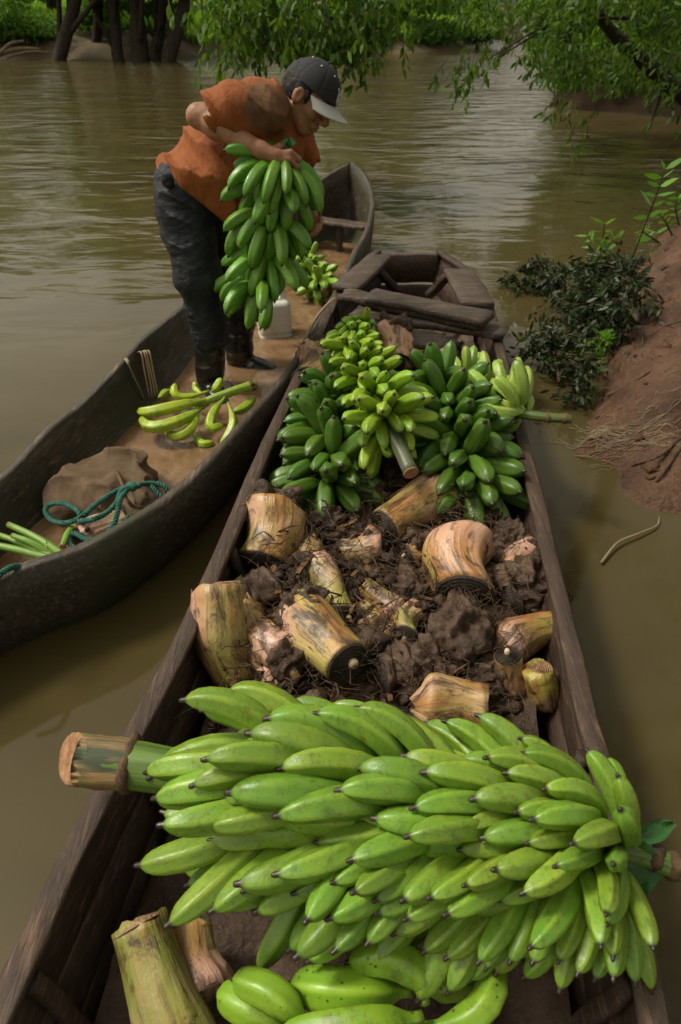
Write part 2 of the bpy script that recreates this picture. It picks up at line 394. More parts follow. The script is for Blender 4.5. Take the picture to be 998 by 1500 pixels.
def poly_dist(X, Y, line):
    """signed distance to a polyline, positive on its right-hand (bank) side"""
    best = np.full(X.shape, 1e9); sg = np.ones(X.shape)
    for (a, b) in zip(line[:-1], line[1:]):
        a = np.array(a); b = np.array(b); d = b-a; L = d.dot(d)
        t = np.clip(((X-a[0])*d[0]+(Y-a[1])*d[1])/L, 0, 1); qx, qy = X-a[0]-d[0]*t, Y-a[1]-d[1]*t
        r = np.hypot(qx, qy); s = np.sign(d[0]*qy-d[1]*qx); m = r < best; best = np.where(m, r, best); sg = np.where(m, s, sg)
    return -best*sg
NEAR_LINE = [(2.3, -4), (1.9, -1), (1.75, 1.0), (1.6, 2.05), (1.28, 2.38), (1.08, 2.62), (1.10, 2.9), (1.38, 3.35), (1.62, 3.9), (1.86, 4.5), (2.3, 5.3), (3.0, 6.35), (4.3, 8.0), (6.2, 10.5), (8, 13)]
def near_bank_z(X, Y):
    P = np.stack([X, Y, 0*X], -1)
    d = poly_dist(X, Y, NEAR_LINE)+.10*fbm(P, 2.6, 3, 3)
    z = np.where(d > 0, .52*(1-np.exp(-np.maximum(d, 0)/.50))+.10*np.maximum(d, 0), d*.35)
    z = z+np.clip(d*3+.25, .1, 1)*(.06*fbm(P, 3.2, 4, 11)+.035*fbm(P, 9, 4, 12)-.02*np.abs(vnoise(P, 17, 15)))
    # wet lip and a shallow silt shelf in front of the mound
    sh = np.exp(-(((X-1.36)/.26)**2+((Y-2.22)/.12)**2))*.055; z = np.where(d < .05, np.maximum(z, z+sh), z)
    return z
me = grid_mesh('riverbank', np.arange(.75, 7.6, .035), np.arange(-3, 9.6, .035), near_bank_z)
obj('riverbank', me, MATS['bank'], kind='structure', label='steep bank of wet red-brown mud with a slumped lip', cat='riverbank')

LEFT_LINE = [(9.5, 90), (8.4, 52), (6.0, 39), (3, 35.5), (-2, 34.8), (-5.5, 33.5), (-6.2, 31.2), (-9, 30.6), (-14, 30.8), (-40, 31), (-200, 40)]
def left_z(X, Y):
    P = np.stack([X, Y, 0*X], -1); d = poly_dist(X, Y, LEFT_LINE)+.35*fbm(P, .6, 3, 5)
    return np.where(d > 0, .75*(1-np.exp(-d/1.2))+.045*np.maximum(d, 0)+.07*fbm(P, .9, 3, 9), d*.4)
me = grid_mesh('far_riverbank', np.concatenate([np.arange(-120, -30, 6), np.arange(-30, 14, .5)]), np.concatenate([np.arange(28, 45, .4), np.arange(45, 130, 5)]), left_z)
obj('far_riverbank', me, MATS['farbank'], kind='structure', label='low earthy far bank below the trees', cat='riverbank')
RIGHT_LINE = [(12, 8.5), (7.5, 11.5), (6.6, 14.0), (4.25, 15.2), (4.1, 16.0), (4.8, 17.5), (6.6, 22), (9.2, 34), (10.3, 60), (11, 100)]
def right_z(X, Y):
    P = np.stack([X, Y, 0*X], -1); d = poly_dist(X, Y, RIGHT_LINE)+.22*fbm(P, 1.1, 3, 6)
    return np.where(d > 0, .50*(1-np.exp(-d/.2))+.06*np.maximum(d, 0)+.06*fbm(P, 1.6, 3, 8), d*.4)
me = grid_mesh('bend_riverbank', np.concatenate([np.arange(3, 14, .15), np.arange(14, 60, 3)]), np.concatenate([np.arange(8, 24, .15), np.arange(24, 120, 3)]), right_z)
obj('bend_riverbank', me, mk_mud('shaded_ledge_earth', (.014, .009, .006), (.03, .02, .012), (.055, .038, .022), (.9, .95), .6, .8, .03, .05), kind='structure', label='dark undercut mud ledge at the bend of the river', cat='riverbank')  # earth colour darkened to stand in for tree shade on the ledge

# ------------------------------------------------------------------ foliage
def leaf_mesh(P, D, L, W, rng, fold=.25):
    """leaves at P pointing along D"""
    n = len(P); D = D/np.linalg.norm(D, axis=1)[:, None]; a = rng.normal(size=(n, 3)); s = np.cross(D, a); s /= np.linalg.norm(s, axis=1)[:, None]+1e-9
    u = np.cross(s, D); L = (L*rng.uniform(.65, 1.25, n))[:, None]; Wd = L*W/2
    v = np.stack([P, P+D*L*.32+s*Wd*.85-u*Wd*fold, P+D*L*.32-s*Wd*.85-u*Wd*fold, P+D*L*.66+s*Wd*.7-u*Wd*fold*1.5, P+D*L*.66-s*Wd*.7-u*Wd*fold*1.5, P+D*L-u*L*.12], 1).reshape(-1, 3)
    b = np.arange(n)[:, None]*6
    f = np.concatenate([b+[0, 2, 1], b+[1, 2, 4], b+[1, 4, 3], b+[3, 4, 5]], 1).reshape(-1, 3); return v, f
def leaf_small(P, D, L, W, rng):
    n = len(P); D = D/(np.linalg.norm(D, axis=1)[:, None]+1e-9); a = rng.normal(size=(n, 3)); s = np.cross(D, a); s /= np.linalg.norm(s, axis=1)[:, None]+1e-9
    L = (L*rng.uniform(.6, 1.3, n))[:, None]; u = np.cross(s, D)
    v = np.stack([P, P+D*L*.45+s*L*W/2-u*L*.06, P+D*L-u*L*.12, P+D*L*.45-s*L*W/2-u*L*.06], 1).reshape(-1, 3); b = np.arange(n)[:, None]*4
    return v, np.concatenate([b+[0, 1, 2], b+[0, 2, 3]], 1).reshape(-1, 3)
def cloud(centers, radii, per, L, W, seed, small=True, down=.35):
    rng = np.random.default_rng(seed); P = []
    for c, r in zip(centers, radii):
        q = rng.normal(size=(per, 3)); q /= np.linalg.norm(q, axis=1)[:, None]; q *= (rng.uniform(.25, 1, per)**.5)[:, None]
        P.append(np.asarray(c)+q*np.asarray(r))
    P = np.vstack(P); D = rng.normal(size=P.shape); D[:, 2] -= down*2
    return (leaf_small if small else leaf_mesh)(P, D, L, W, rng)
_crowns = {}
def crown_mesh(k, H, Rr, low=.25, per=230, L=.34):
    key = (k, H, Rr, low)
    if key not in _crowns:
        rng = np.random.default_rng(100+k); n = 22
        z = rng.uniform(low, 1, n); r = Rr*np.sqrt(np.clip(1-((z-.55)/.6)**2, .12, 1)); a = rng.uniform(0, 6.28, n)
        rr = r*np.sqrt(rng.uniform(.1, 1, n)); C = np.stack([rr*np.cos(a), rr*np.sin(a), z*H], -1)
        rad = rng.uniform(.16, .3, (n, 1))*Rr*np.array([[1.15, 1.15, .75]])
        v, f = cloud(C, rad, per, L, .45, 300+k); _crowns[key] = (fast_mesh('crown', v, f, False), C)
    return _crowns[key]
def tree(label, base, lean, H, r, k, Rr=3.2, low=.28, group=None, limbs=6, bark='bark', leaf='leaf_far', name='riverside_tree', root=False):
    t = thing(name, label, 'tree', base, group); cm, C = crown_mesh(k, H, Rr, low)
    rng = np.random.default_rng(k*7+int(abs(base[0])*13)); lean = np.asarray(lean, float)
    path = catmull([(0, 0, -.4), (0, 0, .0), tuple(lean*.35+np.array([rng.normal()*.12, 0, H*.3])), tuple(lean*.8+np.array([0, 0, H*.75]))], 12)
    part('trunk', tube_mesh('trunk', path, [r*1.7, r*1.35, r*1.05, r*.95, r*.8, r*.6, r*.35], sides=10, noise=.25, seed=k, nscale=2), MATS[bark], t, world=False)
    for i in range(limbs):
        s = path[4+i % 6]; e = C[i*2 % len(C)]+lean*.7; m = (s+e)/2+rng.normal(size=3)*.3+[0, 0, .4]
        part('limb', tube_mesh('limb', catmull([s, m, e], 7), [r*.4, r*.22, r*.07], sides=6), MATS[bark], t, world=False)
    c = part('crown', cm, MATS[leaf], t, world=False); c.location = V(lean*.7); c.rotation_euler = (0, 0, rng.uniform(0, 6.28)); return t
def bush(label, c, rad, n, L, seed, group=None, leaf='leaf_far', name='bush'):
    t = thing(name, label, 'bush', (c[0], c[1], 0), group); rng = np.random.default_rng(seed)
    k = 9; C = rng.normal(size=(k, 3))*np.array(rad)*.45; C[:, 2] = np.abs(C[:, 2])+c[2]
    v, f = cloud(C, np.tile(np.array(rad)*.5, (k, 1)), n//k, L, .42, seed); part('foliage', fast_mesh('foliage', v, f, False), MATS[leaf], t, world=False)
    st = MB()
    for i in range(5): st.tube(catmull([(rng.normal()*.1, rng.normal()*.1, -.1), tuple(C[i]*.5), tuple(C[i])], 5), [.03, .015], sides=5)
    part('stem', st.build('stem'), MATS['bark'], t, world=False); return t

G1 = 'dark trunks standing along the far bank'
def onbank(x, y, Y): p = at(x, y, Y=Y); return (p[0], p[1], 0)
TR = [((86, 88), 30.3, (3.4, .5), .27, 'dark trunk leaning hard over at the water\'s edge with forked limbs', 0),
      ((140, 84), 31.8, (1.6, .4), .18, 'slim dim trunk set back between two thicker trunks', 1),
      ((173, 88), 30.4, (.6, .2), .22, 'straight dark trunk rising beside the slim dim trunk', 2),
      ((205, 88), 30.2, (.5, .3), .30, 'thick upright trunk with a flared foot in the water', 3),
      ((224, 88), 30.2, (2.2, .3), .12, 'thin leaning pole trunk next to the thick flared trunk', 1),
      ((233, 87), 30.4, (2.4, .3), .07, 'thinnest leaning sapling between two slanting trunks', 2),
      ((247, 90), 29.9, (2.8, .5), .28, 'stout slanting trunk at the end of the row by the bright meadow', 0)]
for (p, Y, ln, r, lab, k) in TR: tree(lab, onbank(*p, Y), (*ln, 0), 7.5, r, k, 2.8, .3, G1)
for i, (x, y, H, k, lab) in enumerate([(-17, 35, 8, 3, 'leafy tree crowded behind the dark leaning trunks'), (-12.5, 37, 8, 4, 'leafy tree behind the gap between slim and straight trunks'), (-22, 36, 8, 5, 'leafy tree shading the far bank beyond the driftwood'),
      (2.0, 38.5, 9, 3, 'round-crowned tree on the far bank with foliage down to the water'), (3.0, 41, 9, 4, 'round-crowned tree beside the far turn of the river'), (-0.6, 42, 10, 5, 'round-crowned tree at the edge of the bright meadow'),
      (7.2, 58, 4.5, 3, 'pale hazy tree where the river bends out of sight'), (9.5, 70, 5, 4, 'pale hazy tree where the river bends out of sight'),
      (15.2, 44, 12, 5, 'tall tree on the bank beyond the mud ledge'), (13.0, 33, 11, 3, 'tall tree on the bank beyond the mud ledge'), (11.2, 25, 10, 4, 'tall tree on the bank beyond the mud ledge')]):
    tree(lab, (x, y, float(left_z(np.array([x]), np.array([y]))[0]) if x < 6 else .4), (0, 0, 0), H, .3, k, 3.6, .08, 'trees closing the far view')
for i, (x, y) in enumerate([(-38, 40), (-30, 44), (-26, 52), (-18, 62), (-9, 66), (-1, 64), (-46, 36), (18, 40), (20, 28), (17, 52)]):
    tree('tall tree in the wood beyond the meadow and banks', (x, y, 1.2), (0, 0, 0), 9, .3, 3+i % 3, 4.0, .05, 'trees of the wood behind')
for i, (px_, py_, Y, rad, n, lab) in enumerate([(25, 60, 32.4, (1.6, 1, .7), 2400, 'dark bush hugging the bank left of the leaning trunk'), (70, 62, 33, (1.4, 1, .8), 2000, 'leafy bush just behind the leaning trunk'),
      (150, 62, 34.2, (1.5, 1, .7), 2200, 'leafy bush glimpsed between the dark trunks'), (560, 60, 36.5, (1.8, 1, .9), 2600, 'dense dark bush at the water below the round trees'), (625, 62, 38, (1.7, 1, .9), 2600, 'green bush at the water beside the dense dark bush'),
      (700, 70, 40, (1.5, 1, .8), 2200, 'light green bush at the far turn of the river')]):
    p = at(px_, py_, Y=Y); bush(lab.replace('left of', 'beside'), (p[0], p[1], .5), rad, n, .22, 40+i)
for i, (x, y, rad, lab) in enumerate([(4.75, 15.9, (.6, .5, .35), 'small bush at the very point of the mud ledge'), (5.5, 15.5, (.7, .5, .4), 'ragged dark bush midway along the mud ledge'), (6.2, 14.9, (.7, .5, .4), 'low dark shrub drooping over the face of the mud ledge'), (7.5, 13.6, (.8, .6, .5), 'dark shrub by the foot of the overhanging tree'), (5.6, 17.2, (.9, .8, .6), 'low bush growing on the tip of the mud ledge'), (6.9, 16.4, (1.0, .8, .7), 'thick bush on the mud ledge under the overhanging tree'), (8.1, 15.2, (1., .8, .8), 'dark bush behind the overhanging tree trunk')]):
    bush(lab, (x, y, .7), rad, 2600, .15, 60+i)
for i, (x, y, z, rad, n_, lab) in enumerate([(-13.2, 31.6, 1.0, (2.2, .8, .7), 3600, 'low leafy screen hanging beside the leaning trunk over driftwood'), (-9.6, 32.6, 1.25, (1.8, .8, .55), 3000, 'low leafy screen behind the straight dark trunks'), (-7.0, 32.4, 1.45, (1.4, .7, .4), 2000, 'low leafy screen above the slanting trunks')]):
    bush(lab, (x, y, z), rad, n_, .16, 90+i)
# sunlit meadow behind the trunks, blades as one mass
rng = np.random.default_rng(5); n = 42000
X = rng.uniform(-30, 8, n); Yy = 34.2+rng.uniform(0, 1, n)**1.6*26; Z = left_z(X, Yy); ok = Z > .35
X, Yy, Z = X[ok], Yy[ok], Z[ok]; D = rng.normal(size=(len(X), 3))*.45; D[:, 2] = 1
v, f = leaf_small(np.stack([X, Yy, Z-.03], -1), D, .55, .22, rng)
obj('meadow_grass', fast_mesh('meadow_grass', v, f, False), MATS['grass'], kind='stuff', label='bright sunlit grass of the meadow behind the far trunks', cat='grass')
# fallen pale branches at the left end of the far bank
t = thing('driftwood', 'pale fallen branches lying at the foot of the far bank', 'driftwood', onbank(25, 84, 31))
for k, (a, b, r) in enumerate([((-8, 82), (60, 72), .09), ((0, 78), (36, 60), .07), ((10, 84), (80, 78), .05)]):
    A, B = at(*a, Y=30.6), at(*b, Y=30.9); part('branch', tube_mesh('branch', catmull([A, (A+B)/2+[0, 0, .12], B], 8), [r, r*.5], sides=7, noise=.2, seed=k), MATS['bark_pale'], t)
# ------------------------------------------------------------------ the overhanging tree on the right bank
t = thing('overhanging_tree', 'big dark tree on the bank whose leafy boughs hang out over the river', 'tree', (7.0, 13.2, .4))
LB = [  # limbs: points and radii
    ([(7.0, 13.2, .3), (6.9, 12.9, 1.2), (6.7, 12.4, 2.6), (6.9, 12, 5)], [.36, .26, .22, .17]),
    ([(6.95, 13, .7), (6.2, 12.4, 1.05), (5.2, 11.4, 1.55), (3.9, 10, 2.4), (2.2, 8.6, 3.2), (-.4, 7.6, 3.5)], [.2, .16, .13, .1, .07, .03]),
    ([(6.7, 12.4, 2.6), (4.6, 9.4, 3.6), (2.4, 5.5, 4.4), (0.2, 1.6, 4.8), (-1.6, -.6, 4.6)], [.2, .16, .1, .07, .04]),  # out of view; carried over the camera to darken the near left water
    ([(6.7, 12.2, 2.9), (6.8, 9, 4.2), (5.8, 5.5, 4.9), (4.8, 2, 5.2)], [.18, .14, .1, .05]),
    ([(5.6, 11.6, 1.3), (4.6, 10.4, 1.42), (3.3, 9.3, 1.5), (2.2, 8.6, 1.46), (1.55, 8.2, 1.22)], [.05, .035, .022, .014, .006]),
    ([(4.3, 10.3, 2.1), (3.0, 9.4, 1.75), (2.1, 9.0, 1.36), (1.62, 8.8, 1.1)], [.03, .02, .012, .005]),
    ([at(1030, 165, Y=9.6), at(960, 105, Y=9.4), at(895, 45, Y=9.2), at(850, -20, Y=9.2)], [.10, .085, .07, .06]),
    ([at(1030, 60, Y=9.5), at(985, 95, Y=9.3), at(965, 150, Y=9.2), at(955, 178, Y=9.2)], [.05, .04, .02, .008]),
    ([(6.6, 12.4, 1.5), (5.2, 10.6, 1.25), (4.1, 9.4, .92), (3.55, 8.8, .62)], [.04, .025, .015, .006])]
for i, (p, r) in enumerate(LB):
    part('trunk' if i == 0 else 'limb', tube_mesh('limb', catmull(p, 22), r, sides=10 if i < 4 else 6, noise=.2, seed=i, nscale=3), MATS['bark'], t)
rng = np.random.default_rng(21); tw = MB(); LP, LD = [], []
def spray(top, tip, nl, spread=.04, r=.004):
    """a drooping twig carrying leaves on alternate sides"""
    top, tip = np.asarray(top), np.asarray(tip); m = (top+tip)/2+rng.normal(size=3)*.06
    p = catmull([top, m, tip], 9); tw.tube(p, [r, r*.4], sides=4, caps=False); d = nrm(tip-top)
    for s in np.linspace(.15, 1, nl):
        q = np.array([np.interp(s, np.linspace(0, 1, 9), p[:, j]) for j in range(3)]); o = rng.normal(size=3)*spread
        LP.append(q+o*.3); LD.append(d*.5+nrm(rng.normal(size=3))*.75+np.array([0, 0, -.7]))
# sprays are hung by the place where their tips end: photo point, distance, how far up they start
def hang(x, y, Y, up, side, k, nl=9):
    tip = at(x, y, Y=Y)
    for j in range(k):
        a = tip+rng.normal(size=3)*[.16, .22, .05]; spray(a+np.array([side+rng.normal()*.12, rng.normal()*.15, up*rng.uniform(.7, 1.2)]), a, nl)
for (x, y, k) in [(300, 118, 3), (330, 95, 4), (345, 108, 3), (362, 80, 5), (390, 92, 4), (415, 75, 6), (432, 96, 3), (452, 68, 6), (475, 82, 5), (500, 70, 6), (522, 92, 4), (540, 112, 3), (556, 96, 3), (575, 128, 2), (535, 60, 5), (490, 45, 7), (440, 40, 7),
                   (400, 45, 7), (360, 48, 6), (330, 60, 4), (515, 30, 6), (560, 55, 3), (380, 20, 7), (460, 18, 7), (420, 8, 6), (340, 15, 5), (530, 8, 5), (310, 40, 3)]:
    hang(x, y, rng.uniform(7.0, 8.2), .24, .1, k, 11)
for (x, y, k) in [(660, 150, 3), (672, 125, 4), (690, 108, 4), (715, 95, 3), (735, 88, 4), (770, 105, 5), (790, 95, 5), (815, 110, 6), (840, 125, 5), (832, 200, 4), (824, 172, 4), (870, 120, 6), (900, 110, 6), (930, 125, 5), (960, 140, 5), (985, 165, 4), (975, 190, 2)]:
    hang(x, y, rng.uniform(8.6, 10.2), .26, .15, k, 11)
for (x, y, k) in [(780, 50, 7), (810, 40, 8), (845, 60, 8), (880, 45, 8), (915, 60, 8), (950, 50, 8), (985, 70, 8), (800, 12, 7), (850, 10, 8), (900, 8, 8), (950, 10, 8), (990, 20, 8), (760, 25, 5), (930, 90, 7), (880, 85, 7), (840, 92, 6), (970, 105, 6)]:
    hang(x, y, rng.uniform(10, 12.2), .3, .15, k, 11)
part('twigs', tw.build('twigs'), MATS['twig'], t, kind='stuff')
v, f = leaf_mesh(np.array(LP), np.array(LD), .105, .40, rng); part('leaves', fast_mesh('leaves', v, f, False), MATS['leaf_mid'], t)
# thick leaf masses on the boughs
mc, mr = [], []
for (x0, x1, y0, y1, Y0, Y1, k) in [(330, 560, -30, 52, 7.2, 8.6, 34), (380, 540, 30, 72, 7.2, 8.2, 14), (780, 1010, -20, 70, 10, 12.5, 38), (820, 1010, 60, 120, 10.2, 12, 18), (800, 1010, -20, 115, 8.2, 9.1, 26), (690, 800, -20, 30, 10, 12, 10), (560, 700, -60, -10, 8, 10, 10)]:
    for _ in range(k): mc.append(at(rng.uniform(x0, x1), rng.uniform(y0, y1), Y=rng.uniform(Y0, Y1))); mr.append([.26, .26, .17])
v, f = cloud(mc, mr, 95, .10, .36, 78, small=False, down=.6); part('foliage', fast_mesh('foliage', v, f, False), MATS['leaf_mid'], t)
# unseen roof of its crown, extended over the landing to darken the near water
cc = []; 
for (p, r) in LB[:4]:
    for q in catmull(p, 9)[3:]:
        for j in range(3):
            c = q+rng.normal(size=3)*[.9, .9, .45]+[0, 0, .5]
            if c[2] > 2.6: cc.append(c)
for _ in range(60): cc.append(np.array([rng.uniform(1.4, 6), rng.uniform(-3, 5), rng.uniform(3.2, 5.2)]))  # extra clumps out of view, added to cut sky light on the near right
v, f = cloud(cc, np.tile([[.8, .8, .45]], (len(cc), 1)), 90, .17, .42, 77); part('crown', fast_mesh('crown', v, f, False), MATS['leaf_mid'], t)
# ================================================================== BOATS
def sweep(path, prof, seed=0, rough=.003, tilt=0):
    """2-D profile (side, up) swept along a path, up kept vertical"""
    P = np.asarray(path, float); T = np.gradient(P, axis=0); T[:, 2] *= .3; T /= np.linalg.norm(T, axis=1)[:, None]
    Sd = np.cross(T, [0, 0, 1.]); Sd /= np.linalg.norm(Sd, axis=1)[:, None]; Up = np.cross(Sd, T); K = len(prof)
    vs = np.array([P[i]+Sd[i]*(x*math.cos(tilt)-z*math.sin(tilt))+Up[i]*(x*math.sin(tilt)+z*math.cos(tilt)) for i in range(len(P)) for (x, z) in prof])
    vs += np.stack([vnoise(vs, 11, seed), vnoise(vs, 11, seed+1), vnoise(vs, 13, seed+2)], -1)*rough*1.6
    fs = [(i*K+j, i*K+(j+1) % K, (i+1)*K+(j+1) % K, (i+1)*K+j) for i in range(len(P)-1) for j in range(K)]
    fs.append(tuple(range(K))[::-1]); fs.append(tuple((len(P)-1)*K+j for j in range(K))); return vs, fs
def rect(w, h, e=.004, x=0, z=0):
    return [(x+a, z+b) for a, b in [(-w/2+e, -h/2), (w/2-e, -h/2), (w/2, -h/2+e), (w/2, h/2-e), (w/2-e, h/2), (-w/2+e, h/2), (-w/2, h/2-e), (-w/2, -h/2+e)]]
# ------------------------------------------------------------------ the dugout canoe
ST = [((-1.80, .78), (-1.74, .76), .38), ((-1.50, 1.34), (-1.24, 1.16), .33), ((-1.27, 1.76), (-.95, 1.43), .31), ((-1.17, 2.06), (-.70, 1.60), .30), ((-1.09, 2.42), (-.53, 1.88), .30), ((-1.02, 2.86), (-.40, 2.18), .30),
      ((-.93, 3.35), (-.25, 2.66), .30), ((-.79, 3.95), (-.10, 3.40), .30), ((-.66, 4.45), (.04, 4.15), .315), ((-.53, 4.98), (.15, 4.70), .345), ((-.42, 5.40), (.222, 5.10), .395), ((-.32, 5.66), (.256, 5.38), .435), ((-.21, 5.86), (.25, 5.66), .49), ((-.07, 6.0), (.185, 5.91), .55), ((.082, 6.05), (.094, 6.045), .61)]
NS = 72; Lg = catmull([(*a, z) for a, b, z in ST], NS); Rg = catmull([(*b, z) for a, b, z in ST], NS)
Lg += np.stack([vnoise(Lg, 3.1, 4), 0*Lg[:, 0], vnoise(Lg, 3.7, 5)], -1)*.022; Rg += np.stack([vnoise(Rg, 3.1, 6), 0*Lg[:, 0], vnoise(Rg, 3.7, 7)], -1)*.018
KU = 22
def canoe_shell(inset, depth_of, p=2.6):
    out = []
    for i in range(NS):
        c = (Lg[i]+Rg[i])/2; h = (Rg[i]-Lg[i])/2; hw = np.linalg.norm(h); hd = h/max(hw, 1e-6); hw = max(hw-inset, .004); s = i/(NS-1); zb = depth_of(s)
        row = []
        for k in range(KU+1):
            a = math.pi*k/KU; cx = -math.copysign(abs(math.cos(a))**(2/p), math.cos(a)); sz = abs(math.sin(a))**(2/p)
            row.append([c[0]+hd[0]*hw*cx, c[1]+hd[1]*hw*cx, c[2]+hd[2]*hw*cx-(c[2]-zb)*sz])
        out.append(row)
    return np.array(out)
outer = canoe_shell(0, lambda s: interp([0, .06, .2, .8, .93, 1], [.2, -.02, -.14, -.14, -.06, .35], s))
inner = canoe_shell(.036, lambda s: interp([0, .06, .2, .8, .93, 1], [.3, .08, .02, .02, .06, .45], s))
outer += fbm(outer, 4, 3, 2)[..., None]*.006; inner += np.stack([fbm(inner, 5, 3, 3)]*3, -1)*.006
vs = np.vstack([outer.reshape(-1, 3), inner.reshape(-1, 3)]); W = KU+1; O = NS*W; fs = []
for i in range(NS-1):
    for k in range(KU):
        a, b, c, d = i*W+k, i*W+k+1, (i+1)*W+k+1, (i+1)*W+k; fs += [(a, d, c, b), (O+a, O+b, O+c, O+d)]
    fs += [(i*W, O+i*W, O+(i+1)*W, (i+1)*W), (i*W+KU, (i+1)*W+KU, O+(i+1)*W+KU, O+i*W+KU)]
for k in range(KU): fs += [(k, k+1, O+k+1, O+k), ((NS-1)*W+k, O+(NS-1)*W+k, O+(NS-1)*W+k+1, (NS-1)*W+k+1)]
canoe = thing('dugout_canoe', 'long carved dugout canoe with pointed bow, the man standing in it', 'canoe', (-.6, 3, 0))
part('hull', mesh('hull', vs, fs), MATS['canoe'], canoe)
# bilge water: a sheet that stops at the carved inside
BW = .085; rows = []
for i in range(10, 60):
    r = inner[i]; m = KU//2
    def cross(side):
        rng_ = range(m, -1, -1) if side < 0 else range(m, KU+1)
        pv = r[m]
        for k in rng_:
            if r[k][2] > BW: 
                t_ = (BW-pv[2])/(r[k][2]-pv[2]+1e-9); return lerp(pv, r[k], t_)
            pv = r[k]
        return pv
    a, b = cross(-1), cross(1); rows.append([lerp(a, b, q)*[1, 1, 0]+[0, 0, BW] for q in np.linspace(-.02, 1.02, 9)])
rows = np.array(rows); nr = len(rows); idx = np.arange(nr*9).reshape(nr, 9)
q = np.stack([idx[:-1, :-1], idx[:-1, 1:], idx[1:, 1:], idx[1:, :-1]], -1).reshape(-1, 4)
n = NT('bilge_water'); p = n.pos()
MATS['bilge'] = n.fin(n.ramp(n.noise(p, 5, 4, .6, 1.0), [(.3, (.10, .055, .026)), (.5, (.18, .105, .053)), (.75, (.27, .17, .095))]), .07, n.bump(n.noise(n.scale(p, (1, .6, 1)), 9, 4, .5, 1.5), .5, .02), .5, IOR=1.33)
part('bilge_water', fast_mesh('bilge_water', rows.reshape(-1, 3), q), MATS['bilge'], canoe, label='brown muddy water lying in the canoe bottom')
# thwart and its prop in the bow
a, b = at(449, 320, .29), at(541, 333, .29); v, f = board(a, b, .13, .03, seed=3); part('thwart', mesh('thwart', v, f), MATS['plank'], canoe)
m_ = (a+b)/2; v, f = board(m_+[.02, 0, -.02], m_+[.02, -.02, -.26], .05, .03, up=(0, 1, 0), seed=4); part('thwart_prop', mesh('thwart_prop', v, f), MATS['boat'], canoe)
# rope lashing over the rail beside the other boat
a = [at(445, 505, .31), at(462, 470, .325), at(478, 447, .33), at(490, 432, .33), at(497, 428, .30)]
# ------------------------------------------------------------------ the plank boat
BL = catmull([(-.62, -.6, .32), (-.57, .1, .32), (-.54, .45, .32), (-.48, .8, .32), (-.39, 1.25, .32), (-.27, 2.15, .32), (-.12, 3.1, .33), (-.02, 3.7, .34), (.09, 4.1, .35), (.235, 4.46, .36)], 46)
BR = catmull([(.38, -.6, .32), (.46, .1, .32), (.505, .45, .32), (.545, .8, .32), (.585, 1.25, .32), (.67, 2.15, .32), (.75, 3.1, .33), (.79, 3.7, .34), (.745, 4.1, .35), (.63, 4.46, .36)], 46)
boat = thing('plank_boat', 'heavily laden brown plank boat with blunt square bow', 'boat', (.1, 2, 0))
for side, G in ((-1, BL), (1, BR)):
    v, f = sweep(G+[-side*.004, 0, -.006], rect(.046, .022), 3, .003); part('rail', mesh('rail', v, f), MATS['boat'], boat)
    v, f = sweep(G+[side*.022, 0, -.045], rect(.016, .05), 4, .003); part('rub_strip', mesh('rub_strip', v, f), MATS['boat'], boat)
    for k, (dx, dz, h) in enumerate([(-.0, -.085, .13), (-.02, -.205, .12), (-.04, -.315, .11)]):
        v, f = sweep(G+[side*dx, 0, dz], rect(.022, h), 8+k, .003, tilt=-side*.16); part('side_plank', mesh('side_plank', v, f), MATS['boat'], boat)
for k in range(5):
    u0, u1 = (k+.5)/5, 0; c = np.array([lerp(BL[i]*[1, 1, 0], BR[i]*[1, 1, 0], .10+.8*u0) for i in range(0, 46)])+[0, 0, .022]
    wd = np.linalg.norm(BR[20]-BL[20])*.8/5*1.02; v, f = sweep(c, rect(wd*.92, .025), 20+k, .002); part('floor_board', mesh('floor_board', v, f), MATS['boat'], boat)
for i in (4, 10, 16, 22, 28, 34):
    for side, G in ((-1, BL), (1, BR)):
        a = G[i]+[-side*.022, 0, -.03]; v, f = board(a, a+[-side*.05, 0, -.26], .035, .022, up=(-side, 0, 0), seed=i); part('rib', mesh('rib', v, f), MATS['boat'], boat)
TA, TB = BL[-1]+[0, .0, -.02], BR[-1]+[0, 0, -.02]
for k in range(2):
    v, f = board(TA+[.0, .0, -.09-.2*k], TB+[0, 0, -.09-.2*k], .19, .03, up=(0, 1, .15), seed=40+k); part('transom_board', mesh('transom_board', v, f), MATS['boat'], boat)
# broad bow boards over each quarter and the knees below them
for (a, b, wd, sd_) in [(at(506, 423, .37), at(556, 377, .37), .15, 1), (at(672, 398, .37), at(700, 447, .37), .17, 2)]:
    v, f = board(a, b, wd, .03, seed=50+sd_, chip=.02); part('bow_board', mesh('bow_board', v, f), MATS['plank'], boat)
for (a, b) in [(at(553, 395, .33), at(588, 432, .12)), (at(655, 405, .34), at(630, 432, .16))]:
    v, f = board(a, b, .055, .04, seed=60); part('bow_knee', mesh('bow_knee', v, f), MATS['boat'], boat)
# ------------------------------------------------------------------ loose planks across the bow
PL = [((541, 432), (715, 468), .425, .15, 'topmost loose plank lying across the bow of the plank boat'), ((503, 431), (700, 474), .395, .13, 'loose plank with its end poking out beneath the topmost plank'),
      ((520, 458), (741, 486), .362, .15, 'loose plank sticking out furthest over the plank boat\'s side'), ((500, 474), (652, 506), .36, .16, 'broad plank lying lowest, beside the soil-topped corm'), ((612, 494), (738, 503), .345, .12, 'short plank end under the lowest boards by the pale green bunch')]
for i, (a, b, z, wd, lab) in enumerate(PL[:4]):
    A, B = at(*a, z), at(*b, z); c = (A+B)/2; v, f = board(A-c, B-c, wd, .032, seed=70+i, rough=.006, chip=.025, nseg=18)
    obj('loose_plank', mesh('loose_plank', v, f), MATS['plank'], loc=c, label=lab, cat='plank', group='loose planks across the bow')
